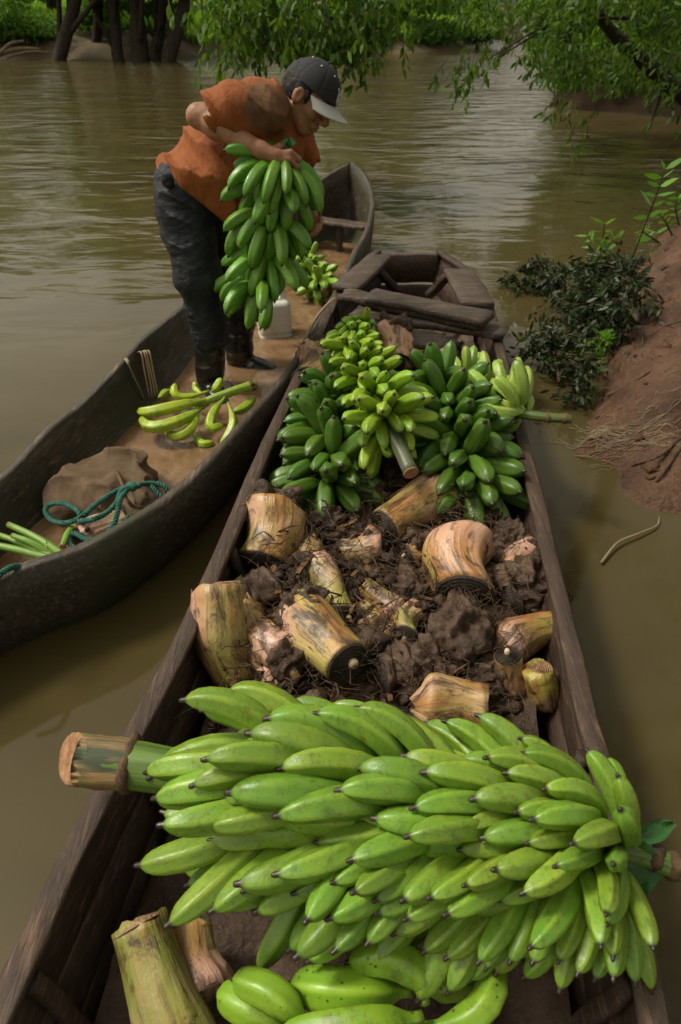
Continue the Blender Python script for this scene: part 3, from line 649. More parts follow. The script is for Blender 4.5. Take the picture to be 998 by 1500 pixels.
# ================================================================== PLANTAIN BUNCHES
PT = [0, .05, .10, .17, .26, .38, .5, .62, .73, .82, .885, .925, .945, .96, .985, 1.]
PR = [.32, .29, .33, .55, .83, .97, 1., 1., .96, .86, .70, .49, .33, .20, .19, .11]
SIDES = 20
def finger_verts(path, r, twist=0., seed=0):
    P = np.asarray(path, float); T, N, B = frames(P); vs = []; al = []; rg = []
    for i in range(len(P)):
        rr = r*PR[i]; k = .10 if 2 < i < 12 else .03
        for j in range(SIDES):
            a = 2*math.pi*j/SIDES; m_ = ((a+twist)*5/(2*math.pi)) % 1.; q = (abs(m_-.5)*2)*2-1; s = lerp(1., math.cos(math.pi/5)/math.cos((m_-.5)*2*math.pi/5)*1.10, 1.15 if 2 < i < 12 else .3)
            vs.append(P[i]+(N[i]*math.cos(a)+B[i]*math.sin(a))*rr*s); al.append(PT[i]); rg.append(max(0, q)**4)
    n = len(P); fs = [(i*SIDES+j, i*SIDES+(j+1) % SIDES, (i+1)*SIDES+(j+1) % SIDES, (i+1)*SIDES+j) for i in range(n-1) for j in range(SIDES)]
    fs.append(tuple(range(SIDES))[::-1]); fs.append(tuple((n-1)*SIDES+j for j in range(SIDES)))
    return vs, fs, al, rg
def finger_mesh_from(path, r, twist=0.):
    v, f, al, rg = finger_verts(path, r, twist); me = mesh('plantain', v, f); set_attr(me, 'along', al); set_attr(me, 'ridge', rg); me.materials.append(MATS['banana']); return me
FING = {}
BENDS = [.35, .6, .85, 1.1, 1.4]; FATS = [.088, .102, .125, .15, .182]
for b in range(len(BENDS)):
    for k in range(5):
        # unit finger: starts along +Z, bends towards +X
        fine = np.linspace(0, 1, 200); th = BENDS[b]*(fine**1.1); x = np.cumsum(np.sin(th))/200; z = np.cumsum(np.cos(th))/200; y = .025*np.sin(fine*3.1)*(k-1)
        path = np.array([[np.interp(t, fine, x), np.interp(t, fine, y), np.interp(t, fine, z)] for t in PT])
        FING[b, k] = finger_mesh_from(path, FATS[k], k*.5)
def put_finger(root, base, d0, bd, L, fat, tint, rng, bend):
    """a finger of the bunch at base (world), starting along d0, bending towards bd"""
    Z = nrm(d0); X = np.asarray(bd, float); X = nrm(X-Z*np.dot(X, Z)); Y = np.cross(Z, X)
    b = int(np.argmin([abs(q-bend) for q in BENDS])); o = bpy.data.objects.new('plantain', FING[b, fat]); COL.objects.link(o); o.parent = root
    s = L; fx = s*rng.uniform(.92, 1.08); p = base-np.array(root.location)
    o.matrix_local = Matrix(((X[0]*fx, Y[0]*fx, Z[0]*s, p[0]), (X[1]*fx, Y[1]*fx, Z[1]*s, p[1]), (X[2]*fx, Y[2]*fx, Z[2]*s, p[2]), (0, 0, 0, 1)))
    v = rng.uniform(.86, 1.14); y = rng.uniform(.9, 1.16); o.color = (tint[0]*v*y, tint[1]*v, tint[2]*v, 1); return o
n = NT('green_stalk'); o_ = n.coord(); al_ = n.attr('along'); lp = n.attr('lp', out='Vector')
g = n.noise(n.scale(lp, (1, 1, .04)), 90, 3); c = n.mix(n.ramp(g, [(.35, 0.), (.65, 1.)]), n.mix(1, n.ocol(), (.45, .5, .4), 'MULTIPLY'), n.ocol())
c = n.mix(n.ramp(n.noise(lp, 18, 4), [(.6, 0.), (.7, .8)]), c, (.05, .032, .015))
MATS['stalk'] = n.fin(c, .42, n.bump(g, .4, .004))
n = NT('fibrous_stub'); lp = n.attr('lp', out='Vector'); g = n.noise(n.scale(lp, (1, 1, .05)), 60, 5, .7); c = n.ramp(g, [(.3, (.05, .055, .02)), (.45, (.16, .10, .04)), (.6, (.34, .22, .09)), (.8, (.40, .29, .14))])
c = n.mix(n.ramp(n.noise(n.scale(lp, (1, 1, .2)), 14, 3), [(.55, 0.), (.63, .95)]), c, (.035, .05, .022)); MATS['stub'] = n.fin(c, .7, n.bump(g, .8, .006))
n = NT('cut_stalk_face'); MATS['cutface'] = n.fin(n.ramp(n.noise(n.coord(), 60, 5), [(.3, (.16, .075, .03)), (.6, (.33, .17, .08)), (.8, (.42, .25, .13))]), .85, n.bump(n.noise(n.coord(), 120, 3), .6, .004))
n = NT('stalk_scar'); MATS['scar'] = n.fin(n.ramp(n.noise(n.coord(), 40, 4), [(.3, (.03, .018, .01)), (.7, (.13, .07, .03))]), .8, n.bump(n.noise(n.coord(), 70, 4), .8, .006))
def lp_attr(me, loc):
    a = me.attributes.new('lp', 'FLOAT_VECTOR', 'POINT'); a.data.foreach_set('vector', np.asarray(loc, np.float32).ravel())
CAMDIR = nrm((0, -.62, .78))
def slanted(v, c, T, s=.9):
    T = nrm(T); return T[None]*((np.asarray(v)-c)@CAMDIR*s)[:, None]
def stalk(root, path, radii, tint, cut=True, rings=(), sides=14, name='stalk', slant=0.):
    P = catmull(path, 26); v, f, al = tube(P, radii, sides=sides, noise=.05, nscale=25, prof=lambda a, t: 1+.04*math.cos(6*a)); v[:sides] += slanted(v[:sides], P[0], P[1]-P[0], slant); me = mesh(name, v, f); set_attr(me, 'along', al)
    T, N, B = frames(P); L = np.linalg.norm(np.diff(P, axis=0), axis=1).sum(); loc = [(math.cos(2*math.pi*j/sides)*.04, math.sin(2*math.pi*j/sides)*.04, i/25*L) for i in range(26) for j in range(sides)]; lp_attr(me, loc)
    o = part(name, me, MATS['stalk'], root); o.color = (*tint, 1); rad = np.interp(np.linspace(0, 1, 26), np.linspace(0, 1, len(radii)), radii)
    if cut:
        d = -T[0]; v, f, _ = tube([P[0]+d*.0005, P[0]+d*.004, P[0]+d*.006], [rad[0]*1.02, rad[0]*.99, rad[0]*.85], sides=18, noise=.04); v += slanted(v, P[0], P[1]-P[0], slant); part('cut_face', mesh('cut_face', v, f, False), MATS['cutface'], root)
    for t in rings:
        i = t*25; c = np.array([np.interp(i, range(26), P[:, j]) for j in range(3)]); d = nrm(np.array([np.interp(i, range(26), T[:, j]) for j in range(3)])); r = np.interp(i, range(26), rad)
        v, f, _ = tube([c-d*.012, c-d*.006, c, c+d*.007, c+d*.011], [r*.98, r*1.13, r*1.2, r*1.1, r*.98], sides=18, noise=.16, nscale=60); part('scar_ring', mesh('scar_ring', v, f), MATS['scar'], root)
    return P
def relax(Fs, iters=40):
    """let crowded fingers push each other apart until they lie side by side"""
    ss = np.array([.3, .45, .6, .75, .9]); fine = np.linspace(0, 1, 101); n_ = len(Fs)
    B = np.array([q[0] for q in Fs]); D = np.array([nrm(q[1]) for q in Fs]); BD = np.array([q[2] for q in Fs]); L = np.array([q[3] for q in Fs]); fat = np.array([FATS[q[4]] for q in Fs])
    bend = np.array([min(BENDS, key=lambda z: abs(z-q[5])) for q in Fs]); th = bend[:, None]*fine[None]**1.1
    cx = np.cumsum(np.sin(th), 1)/101; cz = np.cumsum(np.cos(th), 1)/101; ix = (ss*100).astype(int); cx, cz = cx[:, ix], cz[:, ix]; rad = (fat*L)[:, None]*np.interp(ss, PT, PR)[None]*.96
    own = np.repeat(np.arange(n_), len(ss)); rr = rad.ravel()
    for _ in range(iters):
        X = BD-D*(BD*D).sum(1)[:, None]; X /= np.linalg.norm(X, axis=1)[:, None]+1e-9
        P = (B[:, None]+L[:, None, None]*(D[:, None]*cz[..., None]+X[:, None]*cx[..., None])).reshape(-1, 3)
        dv = P[:, None]-P[None]; ds = np.sqrt((dv**2).sum(-1))+1e-6; ov = np.clip(rr[:, None]+rr[None]-ds, 0, None); ov[own[:, None] == own[None]] = 0
        push = (dv/ds[..., None]*ov[..., None]).sum(1)*.22
        D = D+(push.reshape(n_, -1, 3)/(L[:, None]*ss[None])[..., None]).sum(1)*.5; D /= np.linalg.norm(D, axis=1)[:, None]; B = B+push.reshape(n_, -1, 3).mean(1)*.12
    return B, D
def bunch(label, path, radii, hands, tint, up, seed, group='bunches of plantains', rings=(), jitter=.10, stalk_tint=None, slant=0.):
    """path runs from the thick cut end to the thin end; fingers reach back towards the cut end"""
    rng = np.random.default_rng(seed); path = [np.asarray(p, float) for p in path]; mid = sum(path)/len(path)
    root = thing('plantain_bunch', label, 'plantain bunch', mid, group)
    P = stalk(root, path, radii, stalk_tint or (tint[0]*.6, tint[1]*.6, tint[2]*.6), True, rings, slant=slant); T = np.gradient(P, axis=0); T /= np.linalg.norm(T, axis=1)[:, None]
    Fs = []
    for h in hands:
        i = h['t']*25; c = np.array([np.interp(i, range(26), P[:, j]) for j in range(3)]); a = nrm(np.array([np.interp(i, range(26), T[:, j]) for j in range(3)]))
        u = nrm(np.asarray(up, float)-a*np.dot(up, a)); v = np.cross(a, u); rs = np.interp(h['t'], np.linspace(0, 1, len(radii)), radii)
        n_ = h['n']; p0, p1 = h.get('phi', (-120, 120))
        for row in range(h.get('rows', 2)):
            for k in range(n_):
                ph = R(p0+(p1-p0)*(k+(.5 if row else .0)+rng.normal()*.12)/(n_-.5)); e = u*math.cos(ph)+v*math.sin(ph)
                al = h['al']+(.0 if row == 0 else h.get('dal', .28))+rng.normal()*jitter; hk = h.get('lay', 0)*float(smooth(-math.sin(ph), -.35, .7)); al = al*(1-.55*min(1, hk)); bend = h['bend']+rng.normal()*.14+hk*1.05
                L = h['L']*rng.uniform(.9, 1.1)*(.94 if row else 1)*(1+.12*hk)
                d0 = e*math.cos(al)-a*math.sin(al)+np.cross(a, e)*rng.normal()*.07
                d0 = d0+np.array([-.15, -.62, -.55])*h.get('droop', 0)*max(0, min(1, .5+.6*e[2]+.5*math.sin(ph)))
                base = c+e*rs*.7-a*(.0 if row == 0 else -.022)+a*rng.normal()*.004
                Fs.append((base, d0, -a+np.cross(a, e)*rng.normal()*.12-np.array([0, .25, .1])*hk, L, h['fat'], bend))
    Bs, Ds = relax(Fs)
    for q, b_, d_ in zip(Fs, Bs, Ds): put_finger(root, b_, d_, q[2], q[3], q[4], tint, rng, q[5])
    return root
LIGHT = (.165, .30, .035); MIDG = (.18, .33, .028); DARK = (.062, .145, .016); PALE = (.25, .40, .075)
# the great bunch lying across the boat
pa = [at(108, 1112, .47), at(245, 1128, .46), at(520, 1180, .44), at(760, 1225, .43), at(905, 1240, .43), at(1010, 1278, .42)]
H = []
for i, t in enumerate(np.linspace(.34, .72, 11)):
    H.append(dict(t=t, n=11, L=lerp(.265, .20, i/10), al=lerp(.46, .34, i/10), bend=.5, phi=(-88, 140), fat=(0, 0, 1)[i % 3], dal=.30, droop=.95, lay=1.))
H.append(dict(t=.80, n=4, L=.16, al=.1, bend=.5, phi=(-100, -10), rows=1, fat=2)); H.append(dict(t=.775, n=6, L=.20, al=.6, bend=.4, phi=(30, 130), rows=1, fat=1))
A = bunch('huge bright green plantain bunch lying across the plank boat, sawn stalk jutting over the rail', pa, [.046, .046, .040, .034, .03, .026, .022, .02], H, LIGHT, (0, -.55, .85), 11, rings=(.135, .9, .955), stalk_tint=(.12, .2, .03), slant=.9)
# pale dry sheath strip along its stalk
sp = catmull(pa, 60)[:9]; v, f, al_ = tube(sp, [.0475, .0475], sides=26, caps=False, noise=.05, nscale=40); v[:26] += slanted(v[:26], sp[0], sp[1]-sp[0]); me = mesh('stalk_stub', v, f); set_attr(me, 'along', al_); lp_attr(me, [(math.cos(2*math.pi*j/26)*.045, math.sin(2*math.pi*j/26)*.045, i/8*.14) for i in range(9) for j in range(26)]); o = part('stalk_stub', me, MATS['stub'], A, label='dry fibrous brown stub of the stalk')
lf = [at(905, 1245, .46), at(925, 1262, .47), at(948, 1290, .40)]
def big_leaf(root, base, tip, wid, nor, mat, name='leaf', curl=.25):
    base, tip = np.asarray(base, float), np.asarray(tip, float); d = tip-base; L = np.linalg.norm(d); d = d/L; s = nrm(np.cross(d, nor)); u = np.cross(s, d); vs = []
    for i in range(9):
        t = i/8; wd = wid*math.sin(math.pi*min(1, t*.93+.05))**.7
        for j in range(-3, 4): vs.append(base+d*L*t+s*wd*.5*j/3+u*(abs(j)/3*wid*curl-(t-.5)**2*L*.3+.006*vnoise(np.array([[t*6., j*1.3, 2.]]), 1, 3)[0]))
    fs = [(i*7+j, i*7+j+1, (i+1)*7+j+1, (i+1)*7+j) for i in range(8) for j in range(6)]; return part(name, mesh(name, vs, fs), mat, root)
n = NT('glossy_bract_leaf'); MATS['glossleaf'] = n.fin(n.ramp(n.noise(n.coord(), 18, 4), [(.3, (.015, .07, .015)), (.7, (.05, .16, .03))]), .22, n.bump(n.noise(n.coord(), 40, 3), .3, .004))
big_leaf(A, at(915, 1222, .46), at(938, 1312, .37), .085, (0, -.6, .8), MATS['glossleaf'], 'leaf'); big_leaf(A, at(922, 1230, .46), at(988, 1205, .47), .035, (0, -.6, .8), MATS['glossleaf'], 'leaf')
# bunches in the middle of the load
def hh(ts, n, L, al, bend, phi, **k):
    m = len(ts); g = lambda q, i: lerp(q[0], q[1], i/max(1, m-1)) if isinstance(q, tuple) else q
    return [dict(t=t, n=int(round(g(n, i))), L=g(L, i), al=g(al, i), bend=g(bend, i), phi=phi, **k) for i, t in enumerate(ts)]
bunch('dark green fat-fingered bunch slumped against the boat rail under the yellow-green one', [at(482, 768, .17), at(480, 700, .25), at(485, 635, .31), at(492, 585, .34)], [.03, .028, .024, .018], hh(np.linspace(.28, .97, 6), 7, (.22, .195), (.2, -.15), .5, (-135, 135), fat=3), DARK, (-.45, -.6, .6), 12, stalk_tint=(.10, .2, .03))
bunch('wet dark green bunch with fingers splayed in all directions beside the right-hand rail'.replace('right-hand rail', 'cut yellow-green stalk'), [at(690, 760, .16), at(683, 700, .26), at(665, 625, .36), at(640, 565, .42)], [.03, .03, .024, .016], hh(np.linspace(.28, .97, 6), (7, 7), (.22, .195), (.3, -.3), .45, (-140, 140), fat=3), DARK, (.1, -.75, .6), 13, stalk_tint=(.08, .22, .03))
bunch('yellow-green bunch on top of the heap, its cut stalk pointing at the corms', [at(602, 692, .40), at(578, 640, .44), at(540, 560, .47), at(518, 500, .46), at(533, 472, .49)], [.026, .024, .02, .014, .008], hh(np.linspace(.32, .95, 8), (9, 6), (.19, .12), .34, .85, (-128, 128), fat=2), (.215, .37, .03), (-.1, -.6, .8), 14, stalk_tint=(.12, .13, .07))
bunch('pale green scuffed bunch whose long stalk juts out over the water', [at(672, 560, .40), at(722, 592, .41), at(775, 608, .42), at(838, 614, .43)], [.02, .02, .018, .015], hh([.04, .22, .40, .58], 6, (.16, .18), (.0, .35), .85, (-110, 70), fat=2, dal=.4), PALE, (.15, .45, .85), 15, rings=(.82, .95), stalk_tint=(.12, .16, .03))
bunch('small bright bunch in the canoe behind the white jug', [at(476, 428, .17), at(462, 405, .20), at(448, 372, .22)], [.028, .024, .012], hh(np.linspace(.2, .9, 4), 5, (.16, .13), .45, .5, (-130, 130), fat=4), MIDG, (0, -.6, .8), 16)
# the bunch in the man's hand
HB = 2.98
bunch('dark green bunch hanging from the man\'s hand', [at(376, 466, Y=HB), at(381, 440, Y=HB), at(393, 360, Y=HB), at(402, 270, Y=HB), at(412, 222, Y=HB), at(422, 203, Y=HB)], [.034, .03, .026, .022, .014, .011], [dict(t=.28, n=6, L=.25, al=-.05, bend=1.4, phi=(-120, 30), fat=1, dal=.3), dict(t=.38, n=6, L=.22, al=.25, bend=.85, phi=(-70, 125), fat=2), dict(t=.49, n=7, L=.225, al=.2, bend=1.1, phi=(-120, 120), fat=2), dict(t=.60, n=7, L=.225, al=.15, bend=1.1, phi=(-120, 125), fat=2), dict(t=.71, n=8, L=.245, al=.0, bend=1.4, phi=(-125, 130), fat=1, dal=.35), dict(t=.77, n=3, L=.2, al=-.1, bend=.85, phi=(-125, -60), fat=2, rows=1)], (.10, .255, .022), (0, -1, .25), 17, stalk_tint=(.06, .17, .03))
MANB = [o for o in COL.objects if o.get('label', '').startswith('dark green bunch hanging')][0]
big_leaf(MANB, at(421, 206, Y=HB), at(434, 212, Y=HB-.03), .03, (0, -.8, .5), MATS['glossleaf']); big_leaf(MANB, at(420, 212, Y=HB), at(424, 222, Y=HB-.04), .025, (.2, -.8, .4), MATS['glossleaf']); big_leaf(MANB, at(420, 205, Y=HB), at(412, 214, Y=HB-.02), .022, (-.2, -.8, .4), MATS['glossleaf'])
# loose big plantains at the bottom of the picture, and the yellow-green stem in the canoe: each finger shaped on its own
def hand_made(label, fingers, tint, seed, stalk_path=None, radii=None, rings=()):
    rng = np.random.default_rng(seed); root = thing('plantain_bunch', label, 'plantain bunch', np.mean([np.mean(p, 0) for p, r in fingers], 0), 'bunches of plantains')
    if stalk_path is not None: stalk(root, stalk_path, radii, tuple(x*.85 for x in tint), True, rings)
    for p, r in fingers:
        q = catmull(p, 60); path = np.array([[np.interp(t, np.linspace(0, 1, 60), q[:, j]) for j in range(3)] for t in PT])
        o = part('plantain', finger_mesh_from(path, r, rng.uniform(0, 1)), MATS['banana'], root); v = rng.uniform(.88, 1.12); o.color = (tint[0]*v, tint[1]*v, tint[2]*v, 1)
    return root
hand_made('thick curved plantains tucked under the huge bunch beside the cut stem', [
    ([at(432, 1510, .25), at(370, 1478, .27), at(318, 1450, .25)], .031), ([at(452, 1500, .29), at(400, 1455, .31), at(338, 1432, .29)], .027), ([at(602, 1452, .27), at(510, 1452, .30), at(420, 1442, .27)], .033),
    ([at(622, 1470, .30), at(612, 1425, .33), at(565, 1402, .33), at(505, 1412, .31)], .031), ([at(620, 1455, .24), at(655, 1440, .25), at(700, 1440, .24)], .026),
    ([at(622, 1505, .27), at(690, 1490, .29), at(722, 1440, .30), at(698, 1382, .27)], .027), ([at(618, 1490, .31), at(520, 1508, .33), at(400, 1520, .30)], .034)], (.20, .36, .03), 21)
IZ = .155
hand_made('yellow-green plantains on a short cut stem lying in the canoe', [
    ([at(312, 583, IZ+.05), at(262, 594, IZ+.06), at(222, 603, IZ+.05), at(200, 603, IZ+.03)], .026), ([at(305, 592, IZ+.02), at(265, 616, IZ+.03), at(222, 626, IZ+.02), at(205, 610, IZ+.02)], .027), ([at(291, 592, IZ+.03), at(284, 622, IZ+.0), at(262, 639, IZ-.02), at(240, 632, IZ-.03)], .022),
    ([at(283, 632, IZ-.06), at(296, 650, IZ-.06), at(314, 648, IZ-.06)], .018), ([at(330, 582, IZ+.06), at(312, 605, IZ+.03), at(309, 626, IZ), at(330, 622, IZ)], .022), ([at(334, 590, IZ+.04), at(342, 618, IZ), at(334, 640, IZ-.04), at(322, 655, IZ-.07)], .022),
    ([at(337, 605, IZ+.01), at(358, 597, IZ+.01), at(375, 580, IZ+.01)], .023), ([at(306, 573, IZ+.06), at(272, 582, IZ+.05), at(256, 576, IZ+.07), at(257, 560, IZ+.10)], .019), ([at(296, 577, IZ+.06), at(287, 570, IZ+.06), at(286, 558, IZ+.09)], .016), ([at(310, 574, IZ+.04), at(318, 566, IZ+.06), at(325, 553, IZ+.09)], .02), ([at(300, 598, IZ-.02), at(250, 575, IZ+.0), at(232, 584, IZ+.03)], .018)],
    (.30, .42, .035), 22, [at(374, 563, IZ+.08), at(345, 572, IZ+.07), at(312, 584, IZ+.05), at(285, 594, IZ+.03)], [.022, .02, .018, .012], rings=(.06,))
# ================================================================== CORMS AND SOIL
n = NT('corm_stem'); lp = n.attr('lp', out='Vector'); al = n.attr('along'); oc = n.ocol(); rnd = n.rnd()
off = n.n('VectorMath', operation='ADD'); n.l(lp, off.inputs[0]); cb = n.n('CombineXYZ'); n.l(n.math('MULTIPLY', rnd, 9.), cb.inputs[0]); n.l(n.math('MULTIPLY', rnd, 5.), cb.inputs[2]); n.l(cb.outputs[0], off.inputs[1]); P_ = off.outputs[0]
st = n.noise(n.scale(P_, (1, 1, .09)), 42, 4, .6, .3); bl = n.noise(n.scale(P_, (1, 1, .3)), 9, 3, .5)
lo = n.noise(n.scale(P_, (1, 1, .14)), 17, 4, .6, .5)
c = n.mix(n.ramp(bl, [(.50, 0.), (.66, .85)]), oc, (.30, .28, .06))
c = n.mix(n.ramp(lo, [(.47, 0.), (.62, .85)]), c, (.36, .165, .05))
c = n.mix(n.math('MULTIPLY', n.ramp(al, [(.35, 0.), (.85, 1.)]), n.ramp(n.noise(n.scale(P_, (1, 1, .4)), 12, 3), [(.38, 0.), (.56, .95)])), c, (.56, .33, .24))
c = n.mix(n.ramp(st, [(.56, 0.), (.66, .75)]), c, (.14, .055, .02))
c = n.mix(n.ramp(n.noise(n.scale(P_, (1, 1, .5)), 19, 8, .78, .6), [(.49, 0.), (.60, .92)]), c, (.06, .036, .02))
MATS['corm'] = n.fin(c, n.ramp(bl, [(.3, .25), (.7, .5)]), n.bump(n.noise(P_, 70, 5, .7), .4, .004, n.bump(st, .7, .008)), .45)
MATS['soil'] = mk_mud('wet_soil', (.032, .018, .010), (.074, .042, .024), (.13, .078, .046), (.2, .7), 5., .9, .012)
MATS['corky'] = mk_mud('brown_corm_rind', (.035, .02, .012), (.085, .048, .028), (.15, .09, .055), (.4, .75), 6., .7, .008)
n = NT('ringed_cut'); MATS['ringcut'] = n.fin(n.ramp(n.noise(n.pos(), 55, 5, .7), [(.3, (.018, .012, .008)), (.6, (.05, .034, .022)), (.85, (.13, .09, .055))]), .8, n.bump(n.noise(n.pos(), 160, 4), .8, .003))
MATS['fibre'] = mk_bark('root_fibre', (.04, .026, .016), (.10, .066, .04))
n = NT('pale_torn_cut'); MATS['palecut'] = n.fin(n.ramp(n.noise(n.pos(), 70, 6, .7), [(.3, (.10, .05, .022)), (.55, (.28, .17, .08)), (.8, (.42, .30, .17))]), .75, n.bump(n.noise(n.pos(), 140, 4), .9, .005))
MATS['pith'] = mk_simple('cream_pith', (.55, .42, .27), .5, 60, .3, .003)
def corm(label, A, B, r0, r1, rb, tint, seed, name='plantain_corm', cut=True, pith=True, ball=True, ring_d=(0, 0), bark=False, dome=False):
    """A: cut end of the stem stub, B: centre of the rooty end"""
    A, B = np.asarray(A, float), np.asarray(B, float); d = nrm(B-A); L = np.linalg.norm(B-A)
    root = thing(name, label, 'corm', (A+B)/2*[1, 1, 1], 'plantain corms heaped in the boat'); rng = np.random.default_rng(seed)
    x = nrm(np.cross(d, [.3, .2, 1])); y = np.cross(d, x); nr, ns = 20, 30; vs, lpv, al = [], [], []
    ph = rng.uniform(0, 6.28); bow = rng.normal()*.02
    for i in range(nr):
        t = i/(nr-1); rr = lerp(r0, r1*1.1, float(smooth(t, .2, 1.)))*(1+.04*math.sin(t*5+ph)); c = A+d*L*t+x*bow*math.sin(t*3.1)
        if dome and t > .7: rr *= max(.05, 1-((t-.7)/.3)**2.2)**.5
        for j in range(ns):
            a = 2*math.pi*j/ns; s = ((a+ph+t*.5)/(2*math.pi)*2) % 1.; s2 = ((a+ph*2-t*.3)/(2*math.pi)) % 1.
            q = rr*(1+.11*s+.07*s2-.08+(.07*vnoise(np.array([[math.cos(a)*1.6, math.sin(a)*1.6, t*3]]), 1, seed)[0] if not bark else .3*fbm(np.array([[math.cos(a)*1.8, math.sin(a)*1.8, t*3]]), 1, 3, seed)[0])); p = c+(x*math.cos(a)+y*math.sin(a))*q
            if (i == 0 and not cut) or i == nr-1: p = p+d*(.02*vnoise(np.array([[math.cos(a)*2.5, math.sin(a)*2.5, i]]), 1, seed+1)[0]-(.008 if i == 0 else -.008))
            vs.append(p); lpv.append((math.cos(a)*r0, math.sin(a)*r0, t*L)); al.append(t)
    fs = [(i*ns+j, i*ns+(j+1) % ns, (i+1)*ns+(j+1) % ns, (i+1)*ns+j) for i in range(nr-1) for j in range(ns)]+[tuple(range(ns))[::-1], tuple((nr-1)*ns+j for j in range(ns))]
    me = mesh('stem', vs, fs); set_attr(me, 'along', al); lp_attr(me, lpv); o = part('stem', me, MATS['corky'] if bark else MATS['corm'], root); o.color = (*tint, 1)
    for (cc, d, r0) in [(A, d, r0)]+([] if ball or dome else [(B, -d, r1)]):
        vv, ff = [], []; nb = 15
        for i in range(nb):
            s = 1-i/nb; hgt = (.0035 if i % 2 else -.001)+.012*(1-s)
            for j in range(ns): a = 2*math.pi*j/ns; vv.append(cc-d*(hgt+.003)+(x*math.cos(a)+y*math.sin(a))*(r0*1.0*s*(1+.02*vnoise(np.array([[math.cos(a)*3, math.sin(a)*3, i]]), 1, seed+4)[0])))
        vv.append(cc-d*.014)
        ff = [(i*ns+j, (i+1)*ns+j, (i+1)*ns+(j+1) % ns, i*ns+(j+1) % ns) for i in range(nb-1) for j in range(ns)]+[((nb-1)*ns+j, nb*ns, (nb-1)*ns+(j+1) % ns) for j in range(ns)]
        part('cut_face', mesh('cut_face', vv, ff, False), MATS['ringcut' if cut or ball else 'palecut'], root)
        if pith and cut and cc is A:
            pc = A+x*r0*ring_d[0]+y*r0*ring_d[1]; v, f, _ = tube([pc+d*.01, pc-d*.02, pc-d*.026], [r0*.25, r0*.23, r0*.14], sides=14, noise=.1, nscale=60); part('pith', mesh('pith', v, f), MATS['pith'], root)
    d = nrm(B-A)
    if ball:
        v, f = blob((0, 0, 0), (rb, rb, rb*.8), seed, .30, 1.8, 5); Rm = np.stack([x, y, d], 1); v = v@Rm.T+B+d*rb*.1
        v = v+(nrm(d)*0)[None]; v += ((v-B)/rb)*(.016*fbm(v, 40, 3, seed)-.006*np.abs(vnoise(v, 110, seed+2)))[:, None]
        b_ = part('root_ball', mesh('root_ball', v, f), MATS['soil'], root); fb = MB()
        for k in range(34):
            q = rng.normal(size=3); q = nrm(q+d*.6); s = B+q*rb*.95; e = s+q*rng.uniform(.01, .035)+rng.normal(size=3)*.025-[0, 0, .02]; fb.tube(catmull([s, (s+e)/2+rng.normal(size=3)*.01, e], 4), [.0022, .001], sides=4, caps=False)
        o = fb.build('rootlets'); o.materials.append(MATS['twig'] if k else None); q = obj('rootlets', o, None, b_, kind='stuff')
        q.location = (0, 0, 0)
    return root
YG, CP, OB, TN = (.38, .28, .075), (.52, .28, .14), (.36, .18, .06), (.40, .25, .10)
CZ = .0
corm('yellow corm standing by the boat rail with dirt-capped crown and dark ringed cut foot', at(381, 826, .20), at(402, 752, .27), .088, .094, .092, YG, 1, pith=False)
corm('orange-tan corm lying sideways below the cut bunch stalk, ringed cut facing out', at(564, 772, .23), at(640, 726, .24), .062, .080, .082, OB, 2, ring_d=(.1, .1))
corm('largest corm, cream and pink, upside down with its ringed cut foot on the soil', at(682, 872, .22), at(693, 790, .25), .088, .108, .04, CP, 3, pith=False, ball=False, dome=True)
corm('yellow and pink corm pointing its ringed cut end with white pith at the huge bunch', at(508, 972, .26), at(442, 905, .24), .062, .078, .080, (.50, .36, .13), 4, ring_d=(.1, -.15))
corm('tall tan stem stub with a green stripe leaning on the boat rail', at(348, 990, .16), at(320, 862, .35), .066, .064, .05, TN, 5, cut=False, ball=False)
corm('orange stem stub wedged beside the tall striped stub', at(362, 900, .18), at(425, 968, .20), .058, .070, .072, (.5, .3, .11), 6, cut=False)
corm('small greenish corm with torn pink sheath in the middle of the heap', at(503, 902, .20), at(466, 832, .21), .040, .052, .050, (.34, .28, .08), 7, ring_d=(.2, -.2))
corm('rust-brown lump of corm rind behind the tall striped stub', at(362, 885, .2), at(405, 862, .20), .060, .068, .05, OB, 8, cut=False, ball=False, bark=True, dome=True)
corm('brown broken sheath piece lying across the middle of the heap', at(540, 862, .22), at(592, 900, .22), .030, .036, .03, (.20, .09, .03), 9, cut=False, ball=False, dome=True)
corm('pale yellow corm half buried under the broken brown sheath', at(545, 900, .16), at(548, 930, .16), .052, .06, .04, (.4, .3, .1), 10, cut=False, ball=False, dome=True)
corm('orange stub poking out beside the white-pithed corm', at(515, 950, .18), at(575, 938, .18), .040, .042, .05, (.45, .27, .08), 11, cut=False)
corm('torn cream corm among the roots near the sideways one', at(508, 808, .19), at(548, 795, .2), .042, .054, .05, (.5, .34, .17), 12, cut=False)
corm('rounded dirt-covered corm beside the boat rail under the dark bunch', at(745, 880, .2), at(772, 862, .20), .06, .065, .095, OB, 13, cut=False, bark=True)
corm('tangled root-covered corm in front of the largest corm', at(640, 935, .18), at(668, 938, .19), .07, .08, .115, OB, 14, cut=False, bark=True)
corm('chestnut split corm lying along the boat rail', at(805, 920, .2), at(732, 955, .2), .052, .060, .045, (.30, .14, .05), 15, cut=False, ball=False, dome=True)
corm('small brown stub with a white cut top', at(744, 962, .26), at(748, 1005, .16), .034, .042, .044, (.22, .13, .05), 16, ring_d=(0, 0))
corm('mossy yellow stub standing in the corner by the boat rail', at(788, 985, .24), at(796, 1022, .15), .040, .040, .034, (.36, .32, .06), 17, cut=False, ball=False, dome=False)
corm('soil-covered corm just behind the huge bunch', at(560, 990, .2), at(590, 985, .19), .06, .065, .082, OB, 18, cut=False, bark=True)
